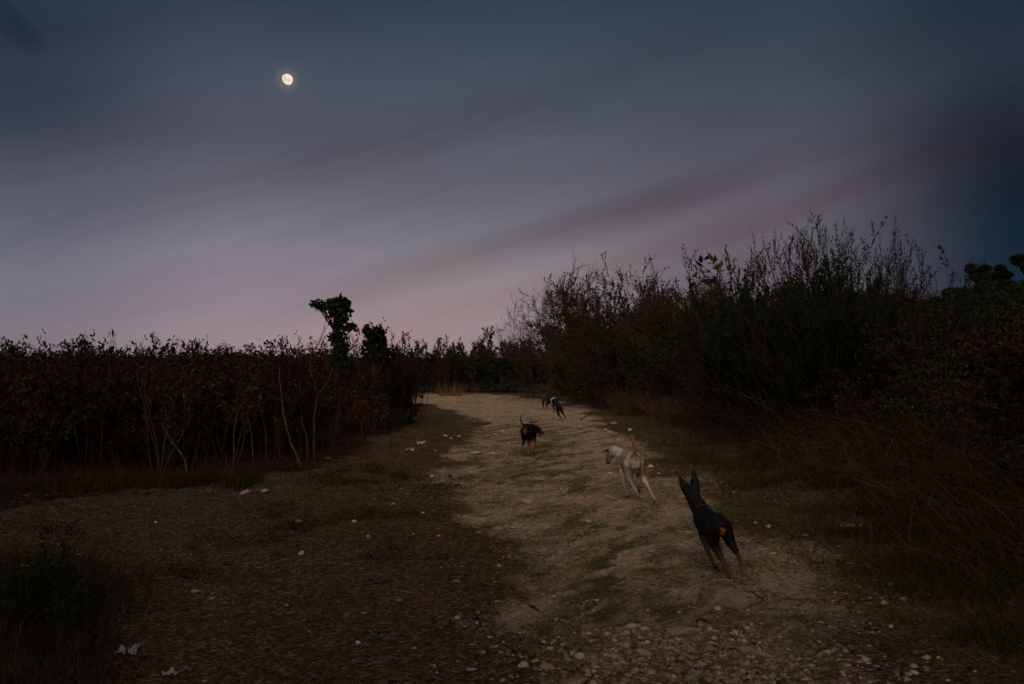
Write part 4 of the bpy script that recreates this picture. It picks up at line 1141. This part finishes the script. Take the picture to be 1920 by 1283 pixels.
def stick(name, pts, rad, mat, label, lift=.0, kids=()):
    """pts: photo px of points lying on the ground (+ arch lift)"""
    def conv(pl, r):
        n = len(pl); out = []
        for i, (a, b) in enumerate(pl):
            x, y, z = hit(a, b); out.append((x, y, z + r * .8))
        out = np.array(out); tt = np.linspace(0, n - 1, n * 4)
        q = np.stack([np.interp(tt, np.arange(n), out[:, k]) for k in range(3)], 1)
        q[:, 2] += lift * np.sin(np.linspace(0, math.pi, len(q)))
        q[1:-1] += rng.normal(size=q[1:-1].shape) * .004
        return q, np.linspace(r, r * .5, len(q))
    polys = [conv(pts, rad)] + [conv(k, rad * .6) for k in kids]
    o0 = polys[0][0][0].copy()
    v, f = tubes(polys, 5)
    o = add_obj(name, make_mesh(name, v - o0, f, True, M[mat]), None, tuple(o0)); tag(o, label, 'stick'); return o
stick('fallen_branch', [(1682, 1010), (1662, 975), (1635, 940), (1605, 918), (1575, 902), (1532, 890)], .009, 'palebark', 'long curved bare branch arching over the right verge', .10)
stick('fallen_twig', [(1432, 1127), (1412, 1113), (1395, 1110)], .006, 'twig', 'thin twig lying on the track below the nearest dog')
stick('fallen_twig', [(905, 1172), (890, 1182), (882, 1192)], .006, 'paletwig', 'pale forked twig on the left part of the track', 0, [[(890, 1182), (903, 1186), (915, 1192)]])
stick('fallen_twig', [(675, 1100), (705, 1096), (735, 1089)], .009, 'palebark', 'pale twig lying across the left verge')
stick('fallen_twig', [(992, 1137), (1003, 1143), (1012, 1150)], .009, 'twig', 'short dark curled twig in the middle of the track')
stick('fallen_twig', [(1088, 788), (1100, 781), (1112, 776)], .018, 'straw', 'pale grey stick lying at the right edge of the track behind the farthest dogs')
stick('fallen_twig', [(992, 793), (1002, 793), (1012, 789)], .02, 'twig', 'dark twig lying on the track just behind the middle dog')
stick('fallen_twig', [(958, 897), (972, 892), (985, 888)], .010, 'twig', 'dark stick lying in the middle of the track below the middle dog')
stick('fallen_twig', [(1650, 1020), (1600, 1008), (1540, 1004)], .004, 'paletwig', 'thin pale stem lying in the grass of the right verge')
stick('fallen_twig', [(140, 1262), (175, 1230), (200, 1195), (185, 1150)], .005, 'paletwig', 'thin bent stalk in the lower left corner', .06)

# ------------------------------------------------------------------ moon
MD = 4000.0
mr = 10.0 / F * MD / math.cos(0)  
v, f = ico()[2]
import bmesh
bm = bmesh.new(); bmesh.ops.create_uvsphere(bm, u_segments=64, v_segments=32, radius=1)
e = md; zax = e                                      # view axis
xr = Vector((math.cos(R(38)), 0, math.sin(R(38))))    # towards the fully lit upper right limb
xr = (xr - zax * xr.dot(zax)).normalized(); yr = zax.cross(xr)
for vv in bm.verts:
    c = vv.co
    a, b_, c_ = c.x, c.y, c.z
    if a < 0: a *= .80                               # waning side: gibbous outline
    vv.co = xr * a + yr * b_ + zax * c_
moonme = bpy.data.meshes.new('moon'); bm.to_mesh(moonme); bm.free()
for p in moonme.polygons: p.use_smooth = True
mm = bpy.data.materials.new('moon_surface'); mm.use_nodes = True
N = NT(mm.node_tree); N.n.clear()
tco = N.new('ShaderNodeTexCoord').outputs['Object']
nf = N.noise(tco, 2.2, 4, .55)
cc = N.ramp(nf, [(.38, lin((212, 196, 176))), (.5, lin((234, 221, 202))), (.62, lin((255, 243, 224)))], 'LINEAR')
em = N.new('ShaderNodeEmission'); N.link(cc, em.inputs[0]); em.inputs[1].default_value = 1.0
mo = N.new('ShaderNodeOutputMaterial'); N.link(em.outputs[0], mo.inputs[0])
moonme.materials.append(mm)
moon = add_obj('moon', moonme, None, tuple(md * MD + Vector((0, 0, CAM_H))))
moon.scale = (mr, mr, mr)
tag(moon, 'bright cream gibbous moon high in the dusk sky', 'moon')

# ------------------------------------------------------------------ dogs
def coat_mat():
    m, N, b = base_mat('dog_coat', 0.72, 0.22)
    at = N.new('ShaderNodeAttribute', attribute_name='coat')
    tcn = N.new('ShaderNodeTexCoord').outputs['Object']
    mp = N.new('ShaderNodeMapping'); mp.inputs['Scale'].default_value = (1, .35, .5); N.link(tcn, mp.inputs[0])
    f = N.noise(mp.outputs[0], 260, 4, .7)
    v = N.maprange(f, .3, .7, .62, 1.3, False)
    c = N.mix(1.0, at.outputs['Color'], N.comb(v, v, v), 'MULTIPLY')
    N.link(c, b.inputs['Base Color'])
    bump = N.new('ShaderNodeBump'); bump.inputs['Strength'].default_value = .5; bump.inputs['Distance'].default_value = .004
    N.link(f, bump.inputs['Height']); N.link(bump.outputs[0], b.inputs['Normal'])
    return m
M['coat'] = coat_mat()
def flat_mat(name, c, rough=.5):
    m, N, b = base_mat(name, rough, .4); b.inputs['Base Color'].default_value = (*c, 1); return m
M['eye'] = flat_mat('dark_eye', (.01, .006, .004), .1)
M['collar_grey'] = flat_mat('grey_collar', (.018, .020, .023), .7)
M['collar_white'] = flat_mat('white_collar', (.55, .53, .50), .6)
M['tongue'] = flat_mat('tongue', (.22, .07, .06), .4)

def capsule(A_, B_, ra, rb, n=10):
    A_, B_ = np.array(A_, float), np.array(B_, float)
    d = B_ - A_; L = np.linalg.norm(d) + 1e-6; d /= L
    rings = []
    for k in range(5):
        a = -math.pi / 2 + k * math.pi / 2 / 4.999
        rings.append((A_ + d * ra * math.sin(a), ra * math.cos(a) + 1e-4))
    for k in range(5):
        a = k * math.pi / 2 / 4
        rings.append((B_ + d * rb * math.sin(a), rb * math.cos(a) + 1e-4))
    ref = np.array([1, 0, 0]) if abs(d[0]) < .8 else np.array([0, 1, 0])
    s = np.cross(d, ref); s /= np.linalg.norm(s); u = np.cross(d, s)
    ang = np.arange(n) * 6.28318 / n
    V = np.concatenate([c + r * (np.cos(ang)[:, None] * s + np.sin(ang)[:, None] * u) for c, r in rings])
    Fc = []
    m = len(rings)
    for i in range(m - 1):
        for j in range(n):
            j2 = (j + 1) % n
            Fc.append([i * n + j, i * n + j2, (i + 1) * n + j2]); Fc.append([i * n + j, (i + 1) * n + j2, (i + 1) * n + j])
    c0_, c1_ = len(V), len(V) + 1
    V = np.concatenate([V, [rings[0][0], rings[-1][0]]])
    for j in range(n):
        j2 = (j + 1) % n
        Fc.append([c0_, j2, j]); Fc.append([c1_, (m - 1) * n + j, (m - 1) * n + j2])
    return V, np.array(Fc)

def ellipsoid(c, r, rot=None):
    v, f = ico()[1]
    v = v * np.array(r)
    if rot is not None: v = v @ np.array(rot).T
    return v + np.array(c), f

def dog(name, spec, loc, heading, scale, roll, label, pitch=0.0):
    """local frame: forward +Y, right +X, up +Z, unit = withers height"""
    prims = []; tags = []
    def cap(a, b, ra, rb, col):
        prims.append(capsule(a, b, ra, rb)); tags.append((np.array(a, float), np.array(b, float), ra, rb, col))
    # torso stations: (pos, half width, half height)
    st = spec['torso']
    for (p, w, h, c1_), (q, w2, h2, c2_) in zip(st[:-1], st[1:]):
        p = np.array(p, float); q = np.array(q, float)
        for t in np.linspace(0, 1, 6):
            cc_ = p * (1 - t) + q * t; ww = w * (1 - t) + w2 * t; hh = h * (1 - t) + h2 * t
            prims.append(ellipsoid(cc_, (ww, (ww + hh) * .5, hh)))
            tags.append((cc_, cc_ + 1e-4, (ww + hh) / 2, (ww + hh) / 2, c1_ if t < .5 else c2_))
    for chain in spec['chains']:
        for i in range(len(chain['p']) - 1):
            cap(chain['p'][i], chain['p'][i + 1], chain['r'][i], chain['r'][i + 1], chain['c'][i])
    # ears: flattened cones
    V, Fc = join_geo(prims)
    tmp = bpy.data.objects.new('tmp', make_mesh('tmp', V, Fc)); COL.objects.link(tmp)
    md_ = tmp.modifiers.new('r', 'REMESH'); md_.mode = 'VOXEL'; md_.voxel_size = spec.get('voxel', .016); md_.use_smooth_shade = True
    sm = tmp.modifiers.new('s', 'SMOOTH'); sm.factor = .6; sm.iterations = 3
    dg = bpy.context.evaluated_depsgraph_get()
    me = bpy.data.meshes.new_from_object(tmp.evaluated_get(dg))
    bpy.data.objects.remove(tmp)
    n = len(me.vertices); co = np.empty(n * 3, np.float32); me.vertices.foreach_get('co', co); co = co.reshape(-1, 3)
    best = np.full(n, 1e9); col = np.zeros((n, 3)); wsum = np.zeros(n)
    for a, b, ra, rb, c in tags:
        ab = b - a; t = np.clip(((co - a) @ ab) / (ab @ ab + 1e-12), 0, 1)
        dist = np.linalg.norm(co - a - t[:, None] * ab, axis=1) - (ra + (rb - ra) * t)
        w = np.exp(-np.clip(dist, -.05, 1) * 70)
        col += w[:, None] * np.array(c); wsum += w
    col /= wsum[:, None]
    if 'paint' in spec: col = spec['paint'](co, col)
    ca_ = me.color_attributes.new('coat', 'FLOAT_COLOR', 'POINT')
    ca_.data.foreach_set('color', np.concatenate([col, np.ones((n, 1))], 1).astype(np.float32).ravel())
    me.materials.clear(); me.materials.append(M['coat'])
    me.polygons.foreach_set('use_smooth', np.ones(len(me.polygons), dtype=bool))
    me.name = name + '_body'
    root = empty(name, loc)
    root.rotation_mode = 'XYZ'
    root.matrix_world = Matrix.Translation(Vector(loc)) @ Matrix.Rotation(heading, 4, 'Z') @ Matrix.Rotation(pitch, 4, 'X') @ Matrix.Rotation(roll, 4, 'Y') @ Matrix.Scale(scale, 4)
    def child(nm, v, f, mat, smooth=True):
        o = add_obj(nm, make_mesh(nm, v, f, smooth, mat)); o.parent = root; return o
    b = add_obj('body', me); b.parent = root
    for nm, a, r, mt in spec.get('balls', []):
        v, f = ellipsoid(a, r); child(nm, v, f, M[mt])
    for nm, (c, nrm, r, hw), mt in spec.get('rings', []):
        c = np.array(c, float); nrm = np.array(nrm, float); nrm /= np.linalg.norm(nrm)
        s = np.cross(nrm, [1, 0, 0]); s /= np.linalg.norm(s); u_ = np.cross(nrm, s)
        ang = np.linspace(0, 6.28318, 25)[:-1]
        V_ = []
        rx, ry = (r if isinstance(r, tuple) else (r, r))
        for off, dr in ((-hw, 0), (-hw, .012), (hw, .012), (hw, 0)):
            V_.append(c + nrm * off + (np.cos(ang)[:, None] * s * (ry + dr) + np.sin(ang)[:, None] * u_ * (rx + dr)))
        V_ = np.concatenate(V_); k = 24; f = []
        for i in range(4):
            for j in range(k): f.append([i * k + j, i * k + (j + 1) % k, ((i + 1) % 4) * k + (j + 1) % k, ((i + 1) % 4) * k + j])
        child(nm, V_, np.array(f), M[mt])
    tag(root, label, 'dog')
    return root

BLK = (.0042, .0042, .005); TAN = (.16, .075, .026); DTAN = (.06, .030, .014); BRN = (.035, .022, .014)
def leg(p, r, c):
    if len(p) == 5 and p[0][2] > .5 and p[-1][2] < .3:      # a limb: full thigh, slim shank, small paw
        r = [r[0] * 1.10, r[1] * 1.04, r[2] * .84, r[3] * .86, r[4] * 1.12]
    return dict(p=p, r=r, c=c)
def earcone(base, tip, r=.055, col=BLK, side=1):
    """pointed ear: tapering chain, slightly flattened by doubling"""
    b, t = np.array(base, float), np.array(tip, float)
    m = b * .55 + t * .45
    w = np.array([.028 * side, 0, 0])
    return [dict(p=[b, m, t], r=[r, r * 1.0, r * .36], c=[col, col]), dict(p=[b + w, m + w * .5, t], r=[r * .9, r * .85, r * .3], c=[col, col])]

# --- nearest dog: black, prick eared, banking to the left as it runs away
near = dict(voxel=.015,
    torso=[((0, -.50, .82), .125, .155, BLK), ((0, -.36, .84), .165, .185, BLK), ((0, -.12, .83), .140, .165, BLK), ((-.03, .16, .80), .175, .23, BLK), ((-.06, .36, .80), .170, .23, BLK), ((-.07, .48, .86), .13, .17, BLK)],
    chains=[
        leg([(-.05, .44, .92), (-.07, .58, 1.04), (-.09, .68, 1.14)], [.160, .138, .122], [BLK, BLK]),          # neck
        leg([(-.09, .68, 1.15), (-.10, .78, 1.15)], [.128, .112], [BLK]),                                          # skull
        leg([(-.10, .78, 1.13), (-.12, 1.00, 1.05)], [.070, .042], [BLK]),                                        # muzzle
        # hind left (planted, driving)
        leg([(-.085, -.36, .78), (-.095, -.24, .50), (-.055, -.50, .28), (-.015, -.60, .04), (-.015, -.52, .015)], [.125, .078, .040, .034, .030], [BLK, BLK, DTAN, BLK]),
        # hind right (trailing, lifted)
        leg([(.10, -.38, .76), (.16, -.34, .50), (.17, -.64, .36), (.17, -.80, .18), (.17, -.82, .12)], [.125, .080, .042, .032, .030], [BLK, BLK, DTAN, TAN]),
        # front left (swinging forward, low)
        leg([(-.12, .36, .72), (-.14, .24, .50), (-.13, .10, .28), (-.09, .02, .10), (-.07, .05, .06)], [.075, .060, .040, .030, .030], [BLK, DTAN, DTAN, BLK]),
        # front right
        leg([(.10, .36, .72), (.08, .26, .50), (.06, .10, .28), (.07, -.02, .08), (.07, .04, .05)], [.075, .058, .042, .032, .030], [BLK, TAN, TAN, DTAN]),
        # docked tail carried low over the rump
        leg([(-.0, -.56, .94), (.01, -.64, .90), (.02, -.67, .84)], [.030, .022, .014], [BLK, BLK]),
    ] + earcone((-.165, .70, 1.24), (-.245, .72, 1.51), .078, BLK, 1) + earcone((-.02, .70, 1.26), (.01, .74, 1.57), .078, BLK, -1),
    balls=[('eye', (-.165, .84, 1.17), (.014, .014, .014), 'eye'), ('eye', (-.03, .84, 1.17), (.014, .014, .014), 'eye'), ('nose', (-.125, 1.04, 1.055), (.026, .02, .02), 'eye')],
    rings=[('collar', ((-.035, .47, .945), (-.05, .75, .66), (.148, .138), .010), 'collar_grey')])
def paint_near(co, col):
    x, y, z = co.T
    # tan patch under the tail and insides of the thighs
    m = (y < -.46) * ss(z, .68, .73) * (1 - ss(z, .92, .98)) * (1 - ss(np.abs(x - .01) + .45 * np.abs(z - .76) + .02 * np.sin(z * 60 + x * 40) , .03, .062))
    col = col * (1 - m[:, None]) + np.array([.22, .10, .033]) * m[:, None]
    m = (y < -.1) * (1 - ss(z, .30, .52)) * (np.abs(x) < .13) * .5
    col = col * (1 - m[:, None]) + np.array(DTAN) * m[:, None]
    return col
near['paint'] = paint_near

# --- white dog with orange tail held straight up
WHT = (.42, .375, .33); GRY = (.26, .25, .235); ORG = (.19, .095, .038); PNK = (.27, .16, .125)
white = dict(voxel=.015,
    torso=[((0, -.48, .80), .12, .17, WHT), ((0, -.34, .82), .172, .205, WHT), ((0, -.10, .81), .150, .18, GRY), ((-.02, .14, .78), .175, .23, GRY), ((-.04, .34, .76), .150, .225, WHT), ((-.07, .46, .80), .12, .17, WHT)],
    chains=[
        leg([(-.08, .42, .86), (-.16, .58, .93), (-.22, .66, .95)], [.135, .115, .105], [WHT, WHT]),
        leg([(-.22, .64, .95), (-.29, .70, .92)], [.125, .108], [WHT]),
        leg([(-.29, .70, .88), (-.35, .70, .73)], [.082, .058], [(.07, .055, .045)]),
        leg([(-.30, .62, .99), (-.42, .50, .985), (-.50, .46, .965)], [.040, .036, .014], [BRN, BRN]),             # ear flung to the left
        leg([(-.15, .70, 1.02), (-.08, .66, 1.03), (-.03, .60, 1.0)], [.040, .036, .014], [BRN, BRN]),
        leg([(-.085, -.34, .76), (-.10, -.20, .48), (-.075, -.46, .36), (-.02, -.58, .20), (-.01, -.56, .13)], [.125, .078, .042, .034, .030], [WHT, PNK, GRY, BRN]),
        leg([(.09, -.36, .74), (.16, -.30, .48), (.21, -.56, .32), (.30, -.64, .06), (.30, -.58, .02)], [.125, .078, .044, .034, .032], [PNK, WHT, WHT, BRN]),
        leg([(-.12, .34, .70), (-.14, .30, .48), (-.12, .28, .26), (-.08, .24, .05), (-.08, .30, .02)], [.075, .056, .040, .032, .030], [WHT, WHT, GRY, BRN]),
        leg([(.09, .34, .70), (.09, .36, .46), (.10, .18, .28), (.13, .02, .22), (.13, .02, .16)], [.075, .056, .042, .032, .030], [WHT, WHT, WHT, BRN]),
        leg([(0, -.52, .93), (.0, -.57, 1.05), (-.01, -.56, 1.22), (-.02, -.52, 1.36)], [.046, .040, .032, .016], [ORG, ORG, ORG]),
        leg([(.03, -.55, .62), (.03, -.50, .56)], [.050, .045], [(.06, .04, .035)]),
    ],
    balls=[('eye', (-.375, .76, .93), (.014, .014, .014), 'eye'), ('nose', (-.365, .71, .70), (.026, .024, .024), 'eye')])
def paint_white(co, col):
    x, y, z = co.T
    m = ss(-y, .40, .50) * ss(z, .86, .92) * (1 - ss(np.abs(x), .08, .13))
    col = col * (1 - m[:, None]) + np.array(ORG) * m[:, None]
    m = (y < -.55) * (z < 1.0) * (1 - ss(np.hypot(x - .005, (z - .87) * .8), .018, .034))
    col = col * (1 - m[:, None]) + np.array((.01, .008, .008)) * m[:, None]
    m = (y < -.40) * (1 - ss(np.hypot(x - .03, (z - .60) * .8), .06, .11))
    col = col * (1 - m[:, None]) + np.array((.07, .05, .042)) * m[:, None]
    m = ss(fbm(x * 7 + 3, z * 7 + y * 5, 3, 99), .52, .62) * .55
    col = col * (1 - m[:, None]) + np.array((.24, .17, .12)) * m[:, None]
    m = ss(z, 1.30, 1.35) * (y < -.4)
    col = col * (1 - m[:, None]) + np.array(PNK) * m[:, None]
    return col
white['paint'] = paint_white

# --- middle dog: black, curled tail, head turned to the right with open mouth
mid = dict(voxel=.017,
    torso=[((0, -.44, .84), .12, .17, BLK), ((0, -.30, .86), .155, .20, BLK), ((0, -.08, .84), .125, .16, BLK), ((.01, .14, .80), .150, .22, BLK), ((.02, .34, .78), .145, .22, BLK), ((.04, .45, .82), .115, .16, BLK)],
    chains=[
        leg([(.04, .42, .82), (.10, .54, .79), (.14, .60, .77)], [.13, .11, .10], [BLK, BLK]),
        leg([(.14, .60, .79), (.20, .62, .78)], [.112, .092], [BLK]),
        leg([(.20, .60, .77), (.34, .60, .68)], [.064, .044], [BLK]),
        leg([(.18, .60, .71), (.27, .60, .57)], [.048, .034], [DTAN]),
        leg([(.09, .54, .88), (.06, .52, .76)], [.045, .030], [BLK]),
        leg([(.16, .53, .89), (.17, .47, .77)], [.045, .030], [BLK]),
        leg([(-.09, -.32, .78), (-.10, -.18, .50), (-.085, -.42, .32), (-.06, -.46, .09), (-.055, -.38, .05)], [.120, .075, .040, .030, .032], [BLK, BLK, TAN, BLK]),
        leg([(.09, -.32, .78), (.10, -.14, .50), (.10, -.32, .28), (.12, -.34, .04), (.12, -.26, .015)], [.120, .078, .042, .032, .032], [BLK, DTAN, TAN, BLK]),
        leg([(-.10, .34, .70), (-.10, .34, .48), (-.08, .40, .26), (-.04, .46, .05), (-.04, .52, .015)], [.070, .052, .038, .030, .030], [BLK, DTAN, TAN, BLK]),
        leg([(.11, .34, .70), (.13, .36, .48), (.15, .30, .26), (.14, .20, .05), (.14, .26, .015)], [.070, .054, .040, .032, .030], [BLK, TAN, TAN, BLK]),
        leg([(-.01, -.50, .95), (-.08, -.58, 1.03), (-.15, -.62, 1.17), (-.14, -.60, 1.30), (-.08, -.56, 1.36)], [.036, .030, .025, .020, .012], [BLK, BLK, BLK, BLK]),
    ],
    balls=[('eye', (.25, .555, .82), (.014, .014, .014), 'eye'), ('nose', (.375, .60, .68), (.026, .024, .024), 'eye'), ('tongue', (.27, .60, .61), (.05, .02, .014), 'tongue')])
def paint_mid(co, col):
    x, y, z = co.T
    m = (y < -.45) * (1 - ss(np.hypot(x, (z - .78) * .8), .05, .10)) * .8
    return col * (1 - m[:, None]) + np.array((.13, .06, .025)) * m[:, None]
mid['paint'] = paint_mid

# --- fourth dog: black with white neck band, leaping away
far1 = dict(voxel=.02,
    torso=[((0, -.46, .66), .11, .15, BLK), ((0, -.32, .72), .14, .175, BLK), ((0, -.06, .82), .125, .16, BLK), ((-.01, .20, .92), .15, .21, BLK), ((-.03, .38, .96), .14, .20, BLK), ((-.05, .48, 1.0), .11, .15, BLK)],
    chains=[
        leg([(-.05, .46, 1.04), (-.16, .58, 1.02), (-.24, .62, .99)], [.125, .11, .10], [BLK, BLK]),
        leg([(-.24, .62, .99), (-.31, .66, .95)], [.105, .09], [BLK]),
        leg([(-.31, .66, .93), (-.42, .68, .80)], [.062, .042], [BLK]),
        leg([(-.16, .58, 1.10), (-.08, .56, 1.14)], [.045, .020], [BLK]), leg([(-.30, .58, 1.06), (-.36, .54, 1.0)], [.042, .020], [BLK]),
        leg([(-.08, -.38, .60), (-.08, -.46, .36), (-.04, -.66, .20), (.0, -.76, -.02)], [.11, .07, .038, .030], [BLK, BLK, DTAN]),
        leg([(.09, -.36, .62), (.14, -.46, .40), (.18, -.62, .24), (.21, -.66, .08)], [.11, .07, .038, .032], [BLK, BLK, BLK]),
        leg([(-.10, .40, .86), (-.12, .50, .66), (-.10, .40, .50)], [.07, .05, .035], [BLK, BLK]),
        leg([(.09, .40, .86), (.10, .46, .62), (.12, .32, .50)], [.07, .05, .035], [BLK, BLK]),
        leg([(0, -.54, .72), (.03, -.66, .66), (.06, -.78, .62)], [.034, .026, .012], [BLK, BLK]),
    ],
    balls=[('eye', (-.36, .70, .95), (.014, .014, .014), 'eye')],
    rings=[('collar', ((-.055, .43, 1.03), (-.25, .75, .35), (.150, .140), .028), 'collar_white')])
# --- farthest dog: brown and black, facing the camera
far2 = dict(voxel=.02,
    torso=[((0, -.42, .80), .12, .17, BRN), ((0, -.10, .80), .13, .17, BRN), ((0, .16, .80), .15, .22, BRN), ((0, .36, .80), .145, .21, (.09, .045, .02)), ((0, .45, .84), .12, .17, (.09, .045, .02))],
    chains=[
        leg([(0, .44, .92), (0, .52, 1.06), (0, .56, 1.14)], [.125, .10, .095], [DTAN, BRN]),
        leg([(0, .54, 1.16), (0, .62, 1.16)], [.105, .095], [BLK]),
        leg([(0, .62, 1.13), (0, .80, 1.06)], [.065, .045], [BLK]),
        leg([(-.09, -.34, .74), (-.10, -.20, .48), (-.09, -.40, .28), (-.09, -.36, .03)], [.115, .07, .038, .032], [BRN, BRN, BRN]),
        leg([(.09, -.34, .74), (.10, -.20, .48), (.09, -.40, .28), (.09, -.36, .03)], [.115, .07, .038, .032], [BRN, BRN, BRN]),
        leg([(-.11, .38, .72), (-.13, .36, .46), (-.16, .42, .22), (-.19, .46, .03), (-.19, .52, .02)], [.07, .052, .04, .034, .032], [BRN, BRN, TAN, BRN]),
        leg([(.10, .38, .72), (.09, .44, .48), (.06, .50, .34), (.04, .42, .24)], [.07, .052, .042, .034], [BRN, BRN, BLK]),
        leg([(0, -.5, .86), (.05, -.66, .9), (.10, -.76, 1.0)], [.035, .028, .014], [BRN, BRN]),
    ] + earcone((-.08, .54, 1.24), (-.14, .54, 1.42), .05, BRN, 1) + earcone((.08, .54, 1.24), (.14, .54, 1.42), .05, BRN, -1),
    balls=[('eye', (-.055, .66, 1.19), (.014, .014, .014), 'eye'), ('eye', (.055, .66, 1.19), (.014, .014, .014), 'eye'), ('nose', (0, .845, 1.065), (.028, .02, .022), 'eye')])

def put_dog(name, spec, px, y, heading, scale, roll, label, dz=0.0, pitch=0.0):
    x = at_y(px, y)
    return dog(name, spec, (x, y, gz(x, y) + dz), R(heading), scale, R(roll), label, R(pitch))
put_dog('black_dog', near, 1352, 7.62, 2.5, .47, -11, 'nearest dog, black with upright ears and a tan patch on its rump, running away')
put_dog('white_dog', white, 1188, 11.35, 4, .56, -5, 'whitish dog with an orange tail held straight up, trotting away behind the nearest dog')
put_dog('black_dog', mid, 990, 16.6, -14, .51, 2, 'slim black dog with a curled tail and open mouth, head turned to the right')
put_dog('black_dog', far1, 1049, 25.8, 8, .50, -10, 'small distant black dog with a white neck band, bounding away')
put_dog('brown_dog', far2, 1021, 31.0, 172, .54, 0, 'farthest dog, brown and prick eared, facing the camera at the bend')
